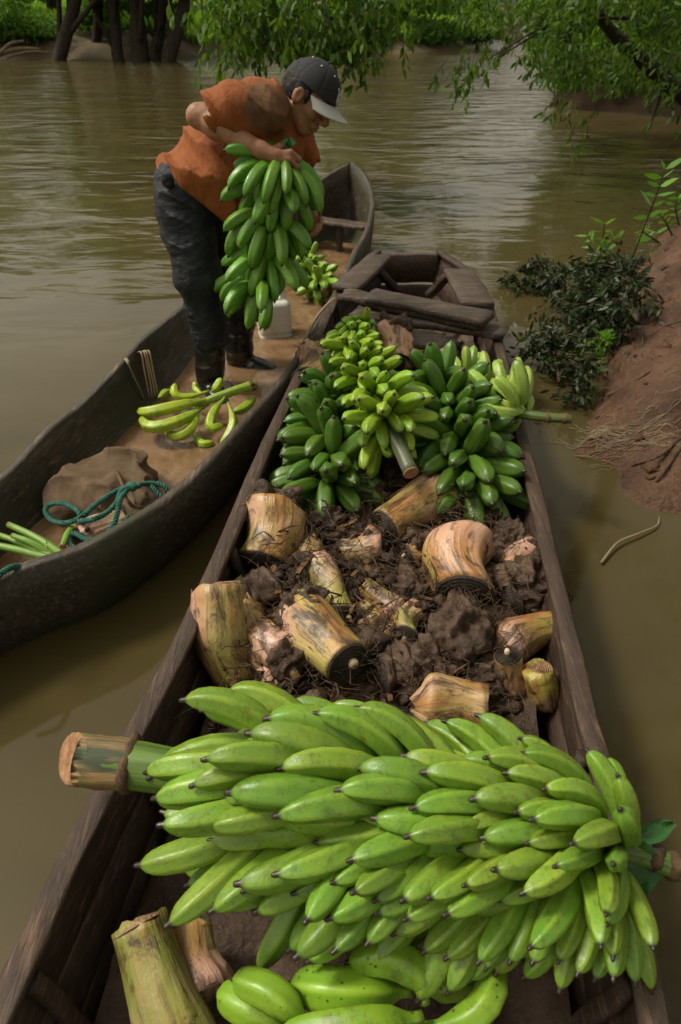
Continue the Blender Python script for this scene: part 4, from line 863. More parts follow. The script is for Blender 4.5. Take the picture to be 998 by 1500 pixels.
corm('pink-skinned corm showing under the edge of the huge bunch', at(705, 1040, .22), at(612, 1035, .22), .062, .068, .045, (.62, .36, .24), 19, cut=False, ball=False, dome=True)
corm('pink corm topped with a shaggy clod at the loose planks', at(580, 535, .30), at(573, 494, .36), .075, .085, .095, (.66, .40, .28), 20, cut=False)
corm('orange corm with coiled sheath squeezed between rail and yellow-green bunch', at(452, 560, .27), at(464, 520, .30), .082, .085, .080, (.60, .33, .17), 21, pith=False)
corm('small pink corm peeping out behind the splayed dark bunch', at(642, 545, .30), at(648, 522, .32), .05, .05, .055, (.62, .38, .28), 22, cut=False)
corm('thick green and orange stem stub in the bottom of the boat', at(206, 1358, .24), at(268, 1540, .16), .050, .056, .05, (.20, .20, .045), 23, cut=False, ball=False)
corm('thin tan stub squeezed between the thick stub and the huge bunch', at(276, 1372, .16), at(300, 1450, .15), .045, .05, .04, (.42, .24, .10), 24, cut=False, ball=False)
corm('dirt-caked corm buried between the yellow corm and the greenish one', at(440, 800, .15), at(452, 790, .16), .05, .05, .072, OB, 25, cut=False, bark=True)
corm('dirt-caked corm buried between the sideways corm and the largest one', at(600, 830, .14), at(612, 822, .15), .05, .05, .068, OB, 26, cut=False, bark=True)
corm('little cream stub lying between the yellow corm and the greenish corm', at(436, 838, .2), at(452, 800, .21), .034, .042, .045, (.5, .34, .16), 31)
corm('small orange stub half under the sideways corm', at(600, 812, .19), at(640, 800, .2), .034, .04, .042, (.42, .22, .07), 32)
corm('pinkish stub lying beside the mud-matted lump near the rail', at(745, 835, .22), at(770, 810, .22), .036, .042, .05, (.56, .32, .2), 33)
corm('yellow stub lying against the tangled root-covered corm', at(595, 930, .21), at(610, 900, .2), .034, .04, .04, (.4, .3, .08), 34)
corm('tan stub squeezed behind the huge bunch below the tall striped stub', at(430, 985, .2), at(400, 1000, .18), .042, .046, .04, (.42, .26, .1), 35, cut=False)
for i_, (x_, y_, r_, lab_) in enumerate([(470, 775, .06, 'mud-matted root lump behind the greenish corm'), (590, 870, .055, 'mud-matted root lump beside the broken brown sheath'), (735, 800, .06, 'mud-matted root lump wedged between largest corm and rail'), (430, 860, .06, 'mud-matted root lump above the white-pithed corm'), (625, 990, .06, 'mud-matted root lump before the pink-skinned corm'), (700, 995, .055, 'mud-matted root lump beside the small white-topped stub'), (520, 770, .05, 'mud-matted root lump near the dark bunch stalk'), (790, 880, .06, 'mud-matted root lump against the rail above the chestnut corm')]):
    corm(lab_, at(x_-12, y_+6, .17), at(x_+8, y_-4, .18), r_*.6, r_*.8, r_*1.25, OB, 50+i_, cut=False, bark=True)
# ------------------------------------------------------------------ soil bed, clods and fibres
def bed(X, Y):
    P = np.stack([X, Y, 0*X], -1)
    return .05+.11*smooth(Y, .75, 1.15)+.045*fbm(P, 6, 3, 2)+.018*fbm(P, 22, 2, 4)+.05*smooth(Y, 1.8, 2.6)-.06*smooth(Y, 3.2, 3.5)
ys = np.linspace(.2, 3.75, 150); vs = []
for y in ys:
    l = np.interp(y, BL[:, 1], BL[:, 0])+.075; r = np.interp(y, BR[:, 1], BR[:, 0])-.075
    X = np.linspace(l, r, 44); vs.append(np.stack([X, 0*X+y, bed(X, 0*X+y)], -1))
vs = np.array(vs); idx = np.arange(150*44).reshape(150, 44); q = np.stack([idx[:-1, :-1], idx[:-1, 1:], idx[1:, 1:], idx[1:, :-1]], -1).reshape(-1, 4)
obj('soil', fast_mesh('soil', vs.reshape(-1, 3), q), MATS['soil'], kind='stuff', label='wet dark soil lying in the plank boat under the corms', cat='soil')
rng = np.random.default_rng(9); cl = MB()
for k in range(900):
    y = rng.uniform(1.0, 2.2) if k < 780 else rng.uniform(2.2, 3.6); u = rng.uniform(.06, .94); l = np.interp(y, BL[:, 1], BL[:, 0]); r = np.interp(y, BR[:, 1], BR[:, 0]); x = lerp(l+.06, r-.06, u)
    s = .006+.03*rng.random()**2.5; v, f = blob((x, y, float(bed(np.array([x]), np.array([y]))[0])+s*.4+(.05*rng.random() if k % 3 == 0 else 0)), (s*rng.uniform(.7, 1.5), s*rng.uniform(.7, 1.5), s*.7), k, .75, 1.6, 2); cl.add(v, f)
obj('soil_clods', cl.build('soil_clods'), MATS['soil'], kind='stuff', label='crumbled clods of dark soil scattered among the corms', cat='soil')
fb = MB()
for k in range(1700):
    y = rng.uniform(1.0, 2.15); u = rng.uniform(.06, .94); l = np.interp(y, BL[:, 1], BL[:, 0]); r = np.interp(y, BR[:, 1], BR[:, 0]); x = lerp(l+.06, r-.06, u)
    p = np.array([x, y, float(bed(np.array([x]), np.array([y]))[0])+.02+.09*rng.random()]); e = p+rng.normal(size=3)*[.05, .05, .015]; fb.tube(catmull([p, (p+e)/2+rng.normal(size=3)*.012, e], 5), [.0015, .0007] if k % 7 else [.004, .0015], sides=4, caps=False)
obj('root_fibres', fb.build('root_fibres'), MATS['fibre'], kind='stuff', label='tangle of thin brown roots and fibres over the corm heap', cat='roots')
fl = MB()
for k in range(150):
    y = rng.uniform(1.02, 2.2); u = rng.uniform(.08, .92); l = np.interp(y, BL[:, 1], BL[:, 0]); r = np.interp(y, BR[:, 1], BR[:, 0]); x = lerp(l+.06, r-.06, u); p = np.array([x, y, float(bed(np.array([x]), np.array([y]))[0])+.03+.05*rng.random()])
    d = nrm(rng.normal(size=3)*[1, 1, .35]); L_ = rng.uniform(.02, .075); w_ = nrm(np.cross(d, rng.normal(size=3)))*rng.uniform(.004, .014); up_ = np.cross(d, nrm(w_))*.008
    vv = []
    for i in range(5):
        t_ = i/4; c_ = p+d*L_*t_+up_*math.sin(t_*3)*rng.uniform(.3, 1.5); ww = w_*(1-.6*abs(t_-.4))*rng.uniform(.7, 1.1); vv += [c_-ww, c_+up_*.2, c_+ww]
    fl.add(vv, [(i*3+j, i*3+j+1, i*3+j+4, i*3+j+3) for i in range(4) for j in range(2)])
obj('sheath_scraps', fl.build('sheath_scraps'), mk_bark('sheath_scrap', (.07, .035, .018), (.24, .13, .06)), kind='stuff', label='torn brown scraps of leaf sheath strewn over the heap', cat='scraps')
# ================================================================== THE MAN
n = NT('brown_skin'); o_ = n.pos(); c = n.ramp(n.noise(o_, 22, 4), [(.3, (.24, .105, .052)), (.7, (.34, .165, .088))])
c = n.mix(n.ramp(n.noise(o_, 60, 4, .7), [(.55, 0.), (.7, .45)]), c, (.14, .065, .035))
MATS['skin'] = n.fin(c, .5, n.bump(n.noise(o_, 130, 4), .3, .003), .45)
n = NT('muddy_orange_shirt'); o_ = n.pos(); c = n.ramp(n.noise(o_, 9, 4), [(.3, (.20, .056, .014)), (.7, (.29, .088, .022))])
st = at(395, 162, Y=2.98)   # the big mud smear on the shoulder
dq = n.n('VectorMath', operation='DISTANCE'); n.l(o_, dq.inputs[0]); dq.inputs[1].default_value = tuple(st)
sm = n.math('SUBTRACT', n.math('MULTIPLY', n.math('SUBTRACT', n.noise(o_, 11, 5, .65), .5), .22), n.math('SUBTRACT', dq.outputs['Value'], .125))
c = n.mix(n.ramp(n.math('MULTIPLY', sm, 9.), [(0., 0.), (.55, .85)]), c, n.ramp(n.noise(o_, 30, 4), [(.35, (.075, .045, .025)), (.7, (.17, .105, .055))]))
c = n.mix(n.ramp(n.noise(n.scale(o_, (1, 1, 1.6)), 17, 6, .72), [(.61, 0.), (.74, .7)]), c, (.09, .04, .018))
wv = n.noise(n.scale(o_, (1, 1, .5), (0, .5, 0)), 20, 3, .5, .6)
b = n.bump(wv, .5, .02); b = n.bump(n.noise(o_, 500, 2), .15, .001, b); MATS['shirt'] = n.fin(c, .8, b, .25)
n = NT('wet_dark_trousers'); o_ = n.pos(); c = n.ramp(n.noise(o_, 12, 5), [(.3, (.006, .007, .009)), (.55, (.013, .016, .019)), (.75, (.026, .030, .034))])
c = n.mix(n.ramp(n.noise(o_, 26, 6, .7), [(.58, 0.), (.72, .6)]), c, (.05, .032, .02))
MATS['trousers'] = n.fin(c, .62, n.bump(n.noise(n.scale(o_, (1, 1, 2.2), (.0, .4, 0)), 16, 4, .55, .8), .45, .02), .3)
n = NT('black_rubber'); o_ = n.pos(); c = n.ramp(n.noise(o_, 18, 5), [(.4, (.009, .009, .009)), (.7, (.03, .024, .018))]); MATS['rubber'] = n.fin(c, n.ramp(n.noise(o_, 14, 3), [(.3, .12), (.7, .4)]), n.bump(n.noise(o_, 30, 3), .2, .004))
MATS['hair'] = mk_simple('black_hair', (.006, .005, .005), .75, 250, .5, .003)
MATS['cap'] = mk_simple('black_cap_cloth', (.016, .016, .018), .85, 400, .4, .001)
MATS['capgrey'] = mk_simple('pale_grey_cloth', (.42, .41, .39), .8, 300, .3, .001, .12)
MATS['eyewhite'] = mk_simple('eye', (.30, .26, .22), .2); MATS['iris'] = mk_simple('iris', (.01, .006, .004), .15)
foot = at(330, 566, .03); man = thing('person', 'man in muddy orange t-shirt, cap and rubber boots bending to lift a bunch', 'person', foot)
pt = lambda x, y, Y: at(x, y, Y=Y)
# head frame
hf = nrm((.80, -.34, -.58)); hu = np.array([.52, -.02, .85]); hu = nrm(hu-hf*np.dot(hu, hf)); hs_ = np.cross(hf, hu); HC = pt(452, 141, 3.14)
def hp(f, s, u): return HC+hf*f+hs_*s+hu*u
AX = (hf, hs_, hu)
shR, elR, wrR = pt(384, 158, 3.03), pt(290, 170, 3.0), pt(383, 220, 2.92)
shL, elL, wrL = pt(425, 190, 3.36), pt(415, 285, 3.30), pt(446, 318, 3.16)
body = SDF((-.80, 2.74, .72), (.20, 3.56, 1.50), .0046)
body.chain([pt(285, 262, 3.2), pt(335, 220, 3.2), pt(388, 178, 3.2)], [.12, .14, .14], .05).cone(shR, shL, .07, .07, .04)
body.cone(pt(404, 166, 3.2), hp(-.035, 0, -.06), .066, .055, .03)
body.chain([shR, elR], [.058, .042], .03).chain([elR, lerp(elR, wrR, .28), wrR], [.040, .047, .031], .02)
body.chain([shL, elL, wrL], [.056, .042, .029], .02)
# head
body.ell(hp(-.012, 0, .022), (.097, .078, .095), AX, .02).ell(hp(.022, 0, -.045), (.068, .060, .078), AX, .025).ell(hp(.052, 0, -.098), (.030, .030, .024), AX, .02)
for s in (1, -1):
    body.ell(hp(.052, s*.040, -.025), (.032, .026, .030), AX, .015); body.cone(hp(-.01, s*.058, -.055), hp(.05, s*.022, -.103), .018, .018, .02)
    body.ell(hp(.090, s*.032, .004), (.016, .020, .013), AX, .010, 'cut'); body.ell(hp(.078, s*.032, .002), (.014, .015, .012), AX, .006)
    body.cone(hp(.086, s*.012, .026), hp(.070, s*.055, .026), .012, .010, .012)
    body.ell(hp(-.012, s*.080, -.008), (.022, .010, .034), AX, .008); body.ell(hp(-.004, s*.089, -.006), (.011, .006, .018), AX, .005, 'cut')
    body.ell(hp(.098, s*.014, -.042), (.012, .011, .010), AX, .008)
body.cone(hp(.088, 0, .012), hp(.112, 0, -.034), .010, .015, .012)
body.cone(hp(.082, -.022, -.071), hp(.082, .022, -.071), .011, .011, .008).ell(hp(.089, 0, -.066), (.012, .024, .007), AX, .006).ell(hp(.087, 0, -.079), (.012, .022, .008), AX, .006).ell(hp(.099, 0, -.0725), (.010, .027, .0022), AX, .003, 'cut')
# hand closed round the bunch's stalk
def hand(K, PIP, DIP, TIP, palm, wr, thumb, r=.0092):
    pk = [np.mean(K, 0), wr]; body.cone(wr, lerp(wr, pk[0], .55), .027, .030, .02)
    for q in K: body.cone(palm, q, .021, .0125, .012)
    for a, b, c, d in zip(K, PIP, DIP, TIP): body.chain([a, b, c, d], [.0118, .0106, .0098, .0085], .004)
    body.chain(thumb, [.017, .0125, .011, .0095], .008)
Yh = 2.915
K = [pt(426, 223, Yh), pt(424, 233, Yh-.008), pt(418, 242, Yh-.006), pt(410, 248, Yh)]
PIP = [pt(438, 233, Yh+.015), pt(435, 244, Yh+.005), pt(427, 252, Yh+.005), pt(416, 257, Yh+.008)]
DIP = [pt(434, 241, Yh+.05), pt(429, 251, Yh+.045), pt(420, 258, Yh+.042), pt(409, 262, Yh+.04)]
TIP = [pt(424, 243, Yh+.075), pt(419, 252, Yh+.07), pt(411, 257, Yh+.068), pt(401, 260, Yh+.062)]
hand(K, PIP, DIP, TIP, pt(402, 230, Yh+.004), wrR, [pt(398, 222, Yh+.02), pt(410, 214, Yh+.045), pt(422, 216, Yh+.07), pt(428, 224, Yh+.085)])
Yl = 3.12
KL = [pt(470, 322, Yl), pt(468, 328, Yl-.012), pt(464, 333, Yl-.02), pt(459, 336, Yl-.025)]
body_l = [[q+np.array([.0, -.028, -.012]) for q in KL], [q+np.array([-.022, -.042, -.016]) for q in KL], [q+np.array([-.040, -.034, -.012]) for q in KL]]
hand(KL, *body_l, lerp(wrL, np.mean(KL, 0), .6), wrL, [wrL+[.01, -.02, .01], pt(467, 313, Yl-.03), pt(459, 314, Yl-.05), pt(451, 318, Yl-.06)])
body.disp(lambda P: .0016*fbm(P, 38, 2, 4)*(np.linalg.norm(P-HC, axis=1) > .14))
part('body', body.mesh('body'), MATS['skin'], man)
# eyes, brows
for s in (1, -1):
    v, f = blob(hp(.0865, s*.032, .001), (.010, .010, .010), 1, 0, 1, 2); e = part('eye', mesh('eye', v, f), MATS['eyewhite'], man)
    v, f = blob(hp(.0935, s*.031, .0005), (.0052, .0052, .0052), 1, 0, 1, 2); q = obj('iris', mesh('iris', v, f), MATS['iris'], e); q.location = (0, 0, 0)
    v, f, _ = tube(catmull([hp(.098, s*.012, .026), hp(.094, s*.034, .031), hp(.076, s*.056, .024)], 8), [.004, .005, .002], sides=6, noise=.3, nscale=90); part('eyebrow', mesh('eyebrow', v, f), MATS['hair'], man)
# moustache shadow, hair
hr = SDF(HC-.15, HC+.15, .004); hr.ell(hp(-.024, 0, .02), (.096, .084, .096), AX, .01).ell(hp(.075, 0, -.03), (.085, .12, .085), AX, .01, 'cut').ell(hp(.03, 0, -.085), (.09, .12, .06), AX, .01, 'cut')
for s in (1, -1): hr.ell(hp(-.004, s*.082, -.02), (.026, .03, .036), AX, .006, 'cut'); hr.cone(hp(.018, s*.072, .02), hp(.022, s*.070, -.018), .010, .006, .006)
hr.disp(lambda P: .004*fbm(P, 60, 2, 6)); part('hair', hr.mesh('hair'), MATS['hair'], man)
# cap: six-panel crown, button, eyelets, brim, monogram
cap = SDF(HC-.17, HC+.19, .0036); CC = (.004, 0, .040); cap.ell(hp(*CC), (.108, .091, .096), AX, .01)
iu = lambda P: (P-HC)@hu
cap.F = np.maximum(cap.F, -( (np.meshgrid(*cap.ax, indexing='ij')[0]-HC[0])*hu[0]+(np.meshgrid(*cap.ax, indexing='ij')[1]-HC[1])*hu[1]+(np.meshgrid(*cap.ax, indexing='ij')[2]-HC[2])*hu[2]-.036))
def seam(P):
    q = P-hp(*CC); a = np.arctan2(q@hs_, q@hf); return .0018*np.exp(-((np.mod(a+math.pi/6, math.pi/3)-math.pi/6)/.05)**2)
cap.disp(seam); co = part('cap', cap.mesh('cap'), MATS['cap'], man, label='black cap with pale grey brim and white monogram')
def on_cap(az, el, lift=0.):
    d = np.array([math.cos(el)*math.cos(az)*.108, math.cos(el)*math.sin(az)*.091, math.sin(el)*.096]); q = nrm(d); d = d+q*lift; return hp(CC[0]+d[0], CC[1]+d[1], CC[2]+d[2])
v, f = blob(on_cap(0, math.pi/2, .001), (.008, .008, .005), 2, .05, 1, 2); q = obj('button', mesh('button', v, f), MATS['cap'], co); q.location = (0, 0, 0)
for az in (R(30), R(90), R(-30), R(150)):
    v, f = blob(on_cap(az, R(55), .0), (.0042,)*3, 2, .05, 1, 2); q = obj('eyelet', mesh('eyelet', v, f), MATS['capgrey'], co); q.location = (0, 0, 0)
# brim
bv, bf = [], []; NU, NV = 17, 9
for top in (0, 1):
    for i in range(NU):
        a = R(-74+148*i/(NU-1))
        for j in range(NV):
            t = j/(NV-1); ext = .082*math.cos(a*.98)**.65 if abs(a) < 1.5 else 0
            fx = CC[0]+.104*math.cos(a)+ext*t; sx = .0885*math.sin(a)*(1+.04*t); z = .034-.014*t-.030*(sx/.09)**2*(.4+.6*t)-(0 if top else .0045); bv.append(hp(fx, sx, z))
for i in range(NU-1):
    for j in range(NV-1):
        a, b, c_, d = i*NV+j, i*NV+j+1, (i+1)*NV+j+1, (i+1)*NV+j; O_ = NU*NV; bf += [(a, d, c_, b), (O_+a, O_+b, O_+c_, O_+d)]
    bf += [(i*NV+NV-1, (i+1)*NV+NV-1, O_+(i+1)*NV+NV-1, O_+i*NV+NV-1)]
q = obj('brim', mesh('brim', bv, bf), MATS['capgrey'], co, label='pale grey curved cap brim'); q.location = (0, 0, 0)
# interlocked letters on the front panel
def stroke(pts, w_=.0042):
    P = [on_cap(R(x), R(y), .0025) for x, y in pts]; v, f, _ = tube(catmull(P, 10), w_, sides=6); return v, f
mb = MB()
for pts in ([(-10, 6), (-10, 26)], [(-10, 26), (10, 6)], [(10, 6), (10, 26)]): mb.add(*stroke(pts))
lN = mb.build('letter'); mb = MB()
for pts in ([(-15, 34), (0, 20)], [(15, 34), (0, 20)], [(0, 20), (0, 1)]): mb.add(*stroke(pts))
for me in (lN, mb.build('letter')): q = obj('letter', me, MATS['capgrey'], co); q.location = (0, 0, 0)
# shirt
shirt = SDF((-.86, 2.86, .74), (.06, 3.58, 1.46), .0056)
shirt.chain([pt(270, 262, 3.2), pt(325, 219, 3.2), pt(382, 183, 3.2)], [.116, .136, .148], .06).cone(pt(384, 160, 3.05), pt(420, 190, 3.34), .092, .095, .05)
shirt.chain([pt(382, 160, 3.03), pt(340, 161, 2.99), pt(316, 165, 2.985)], [.096, .078, .07], .03).cone(pt(430, 195, 3.34), pt(440, 225, 3.35), .08, .08, .03)
shirt.chain([pt(285, 262, 3.12), pt(312, 288, 3.10)], [.10, .055], .06).chain([pt(330, 250, 3.1), pt(345, 300, 3.12), pt(400, 232, 3.1)], [.11, .06, .10], .06).cone(pt(420, 200, 3.18), pt(424, 236, 3.16), .06, .05, .05)
def folds(P):
    q = P@np.array([[.62, .1, -.78], [.1, 1, .1], [.78, .1, .62]]).T       # folds run from shoulder to hem and round the waist
    a = 1-np.abs(vnoise(q*np.array([4., 7, 17]), 1, 3)); b = 1-np.abs(vnoise(q*np.array([6., 12, 34]), 1, 8)); return -.026*(a**2-.4)-.004*(b**2-.4)
shirt.disp(folds, .05)
# open the sleeve and the hem
shirt.cone(pt(322, 164, 2.985), pt(282, 173, 2.98), .056, .078, .006, 'cut')
part('shirt', shirt.mesh('shirt'), MATS['shirt'], man, label='orange t-shirt smeared with mud')
nb = pt(408, 162, 3.2); nd = nrm(hp(-.03, 0, -.06)-nb); nx = nrm(np.cross(nd, [0, 1, 0])); ny = np.cross(nd, nx); ring = [nb+nd*.012+(nx*math.cos(a)*.078+ny*math.sin(a)*.085) for a in np.linspace(0, 2*math.pi, 25)]
v, f, _ = tube(ring, .012, sides=7, caps=False); part('collar', mesh('collar', v, f), MATS['shirt'], man)
# trousers and boots
tr = SDF((-.86, 2.86, .16), (-.22, 3.6, 1.08), .0056)
tr.cone(pt(266, 272, 3.16), pt(284, 276, 3.27), .116, .116, .05).chain([pt(268, 300, 3.13), pt(291, 405, 3.07), pt(309, 494, 3.10)], [.118, .098, .078], .03).chain([pt(300, 300, 3.28), pt(342, 395, 3.36), pt(350, 474, 3.38)], [.12, .098, .076], .03)
def creases(P):
    a = 1-np.abs(vnoise(P*np.array([8., 8, 17])+P[:, [0]]*np.array([0, 0, 8.]), 1, 5)); b = 1-np.abs(vnoise(P*np.array([14., 14, 34])-P[:, [0]]*np.array([0, 0, 14.]), 1, 6)); return -.014*(a**2-.3)-.004*(b**2-.3)
tr.disp(creases, .05); part('trousers', tr.mesh('trousers'), MATS['trousers'], man, label='wet dark blue-grey work trousers')
v, f = blob(pt(246, 264, 3.03), (.028, .012, .03), 4, .2, 2, 3); part('belt_pouch', mesh('belt_pouch', v, f), MATS['trousers'], man)
for (top, low, toe) in [(pt(307, 486, 3.10), pt(307, 556, 3.10), nrm((.45, -.9, 0))), (pt(351, 466, 3.38), pt(350, 530, 3.38), nrm((.95, -.3, 0)))]:
    bt = SDF(np.minimum(top, low)-.22-[0, 0, .02], np.maximum(top, low)+.24, .0052); g = np.array([low[0], low[1], .065])
    bt.chain([top, lerp(top, g, .6), g+[0, 0, .05]], [.072, .064, .058], .03).chain([g+[0, 0, .0], g+toe*.10-[0, 0, .0], g+toe*.185-[0, 0, .008]], [.052, .048, .040], .03)
    bt.cone(top-[0, 0, .0], top-[0, 0, .022], .077, .077, .006).cone(lerp(top, g, .30), lerp(top, g, .30)-[0, 0, .004], .0715, .0715, .004)
    bt.disp(lambda P: -.006*(1-np.abs(vnoise(P*np.array([9., 9, 22]), 1, 3)))**3); part('boot', bt.mesh('boot'), MATS['rubber'], man)
# ================================================================== THINGS IN THE CANOE
# white plastic jug
n = NT('cloudy_white_plastic'); o_ = n.coord(); MATS['jug'] = n.fin(n.mix(n.ramp(n.noise(o_, 16, 5, .7), [(.5, 0.), (.75, .6)]), (.62, .60, .52), (.34, .27, .18)), .38, n.bump(n.noise(o_, 9, 2), .2, .01), .5, Subsurface_Weight=.0)
jc = at(402, 470, .16); jb = np.array([jc[0], jc[1], .055]); jug = thing('plastic_jug', 'cloudy white plastic jug standing in the bilge water', 'jug', jb); jx = nrm((.96, .28, 0)); jy = np.array([-jx[1], jx[0], 0]); jz = np.array([0, 0, 1.])
J = SDF(jb-.2, jb+[.2, .2, .36], .0055); ex = np.meshgrid(*J.ax, indexing='ij'); q = [(ex[0]-jb[0])*a[0]+(ex[1]-jb[1])*a[1]+(ex[2]-jb[2])*a[2] for a in (jx, jy, jz)]
hw = .092-.10*np.clip(q[2]-.17, 0, .2); dx, dy, dz = np.abs(q[0])-hw+.03, np.abs(q[1])-hw*.75+.03, np.abs(q[2]-.115)-.115+.03
J.F = (np.sqrt(np.maximum(dx, 0)**2+np.maximum(dy, 0)**2+np.maximum(dz, 0)**2)+np.minimum(np.maximum(dx, np.maximum(dy, dz)), 0)-.03).astype(np.float32)
J.F += (.004*np.exp(-((q[2]-.045)/.008)**2)).astype(np.float32)
J.chain([jb+jz*.2-jx*.03, jb+jz*.275-jx*.05, jb+jz*.27+jx*.05, jb+jz*.2+jx*.07], [.016]*4, .012).cone(jb+jz*.22-jx*.045, jb+jz*.262-jx*.045, .03, .024, .008)
part('body', J.mesh('body'), MATS['jug'], jug); v, f, _ = tube([jb+jz*.262-jx*.045, jb+jz*.285-jx*.045], .028, sides=16); part('cap', mesh('cap', v, f), MATS['jug'], jug)
# burlap sack
n = NT('burlap'); o_ = n.pos(); wv = n.n('TexWave', wave_type='BANDS', bands_direction='X'); n.l(o_, wv.inputs[0]); wv.inputs['Scale'].default_value = 150; w2 = n.n('TexWave', wave_type='BANDS', bands_direction='Y'); n.l(o_, w2.inputs[0]); w2.inputs['Scale'].default_value = 150
wf = n.math('ADD', wv.outputs['Fac'], w2.outputs['Fac']); c = n.ramp(n.noise(o_, 9, 5, .65), [(.3, (.15, .098, .058)), (.55, (.26, .175, .108)), (.75, (.38, .28, .18))])
MATS['burlap'] = n.fin(n.mix(n.math('MULTIPLY', wf, .35), c, (.07, .045, .028)), .92, n.bump(wf, .7, .002, n.bump(n.noise(o_, 11, 4, .6, .8), .6, .02)), .15)
sk = SDF(at(150, 715, .17)-.42, at(150, 715, .17)+.42, .0062)
sk.cone(at(112, 722, .14), at(178, 700, .14), .085, .10, .05).cone(at(110, 740, .13), at(150, 735, .15), .06, .08, .05).cone(at(185, 700, .14), at(205, 735, .13), .085, .055, .05).cone(at(195, 745, .14), at(232, 742, .15), .045, .018, .04).cone(at(88, 742, .12), at(105, 720, .12), .04, .06, .03)
def sackf(P):
    a = 1-np.abs(vnoise(P*np.array([9., 14, 14])+P[:, [2]]*np.array([8., 0, 0]), 1, 31)); b = 1-np.abs(vnoise(P*np.array([22., 30, 26]), 1, 32)); return -.042*(a**2-.4)-.006*(b**2-.3)
sk.disp(sackf, .07); sack = thing('burlap_sack', 'crumpled brown burlap sack under the green rope', 'sack', at(150, 715, .1))
v, f, _ = tube(catmull([at(196, 752, .16), at(215, 752, .17), at(234, 746, .17), at(238, 738, .17), at(215, 742, .19), at(196, 742, .2), at(186, 730, .23), at(178, 706, .24), at(170, 690, .23)], 40), [.007, .006], sides=7, noise=.3, nscale=60); part('hem', mesh('hem', v, f), MATS['burlap'], sack)
part('cloth', sk.mesh('cloth'), MATS['burlap'], sack)
# green rope
n = NT('green_rope'); o_ = n.pos(); MATS['rope'] = n.fin(n.ramp(n.noise(o_, 45, 4), [(.3, (.012, .06, .045)), (.7, (.04, .15, .11))]), .75, n.bump(n.noise(o_, 260, 3), .6, .002), .3)
def rope(pts, r=.0078, pitch=.036, n_=None):
    P = catmull(pts, n_ or 18*len(pts)); T, N, B = frames(P); s = np.concatenate([[0], np.cumsum(np.linalg.norm(np.diff(P, axis=0), axis=1))]); mb = MB()
    for k in range(3):
        a = 2*math.pi*(s/pitch+k/3); mb.tube(P+(N*np.cos(a)[:, None]+B*np.sin(a)[:, None])*r*.72, r*.56, sides=6)
    return mb
r1 = rope([at(246, 722, .19), at(240, 712, .21), at(222, 708, .22), at(195, 712, .25), at(170, 720, .26), at(142, 738, .25), at(118, 758, .23), at(96, 766, .2), at(76, 762, .17), at(67, 748, .17), at(76, 738, .18), at(96, 738, .21), at(116, 750, .24), at(118, 766, .22)])
r2 = rope([at(205, 712, .25), at(180, 718, .27), at(172, 735, .26), at(158, 750, .25), at(138, 760, .25), at(115, 764, .23)])
r3 = rope([at(192, 712, .26), at(177, 730, .27), at(172, 752, .25), at(165, 772, .23), at(148, 788, .22), at(128, 790, .21), at(112, 782, .2), at(102, 786, .19), at(106, 800, .19), at(126, 812, .18)])
r4 = rope([at(222, 712, .22), at(234, 726, .20), at(240, 735, .17)]); r5 = rope([at(188, 755, .24), at(190, 768, .22), at(184, 782, .2)])
t = thing('green_rope', 'tangled teal green rope thrown over the sack and corm', 'rope', at(150, 750, .1))
for k, r_ in enumerate((r1, r2, r3, r4, r5)): part('loop', r_.build('loop'), MATS['rope'], t)
v, f = blob(at(193, 713, .262), (.02, .018, .015), 5, .3, 3, 3); part('knot', mesh('knot', v, f), MATS['rope'], t)
obj('mooring_rope', rope([at(-30, 880, .30), at(-6, 848, .335), at(8, 836, .335), at(22, 830, .32), at(38, 832, .27)]).build('mooring_rope'), MATS['rope'], label='end of teal rope crossing the canoe rail beside the green stems', cat='rope')
# corm under the rope
corm('dark corm with cream slashed patch tied under the green rope', at(184, 765, .15), at(128, 786, .15), .048, .055, .05, (.55, .42, .26), 41)
corm('small white-cut corm beside the green stems', at(112, 812, .15), at(96, 824, .13), .022, .026, .024, (.5, .4, .25), 42)
# green stems
for k, (a, b, r, lab) in enumerate([((-60, 790), (100, 826), .0135, 'long green stem lying lowest along the canoe rail'), ((14, 769), (101, 818), .014, 'green stem with freshly cut tip uppermost in the bundle'), ((20, 785), (78, 815), .0125, 'green stem in the middle of the bundle'), ((-30, 775), (90, 822), .012, 'green stem running out under the bundle towards the stern'), ((92, 800), (110, 772), .014, 'short green shoot standing beside the roped corm')]):
    A_, B_ = at(*a, .19+.012*(k % 3)), at(*b, .16); t = thing('plantain_sucker', lab, 'stem', (A_+B_)/2, 'green stems in the canoe'); stalk(t, [A_, (A_+B_)/2+[0, 0, .012], B_], [r*.75, r*.9, r*1.1], (.19, .34, .04), True)
    fb = MB(); rg_ = np.random.default_rng(k)
    for j in range(7): e = B_+rg_.normal(size=3)*.02; fb.tube([B_, (B_+e)/2+rg_.normal(size=3)*.004, e], [.003, .001], sides=4)
    part('root', fb.build('root'), MATS['pith'], t, kind='stuff')
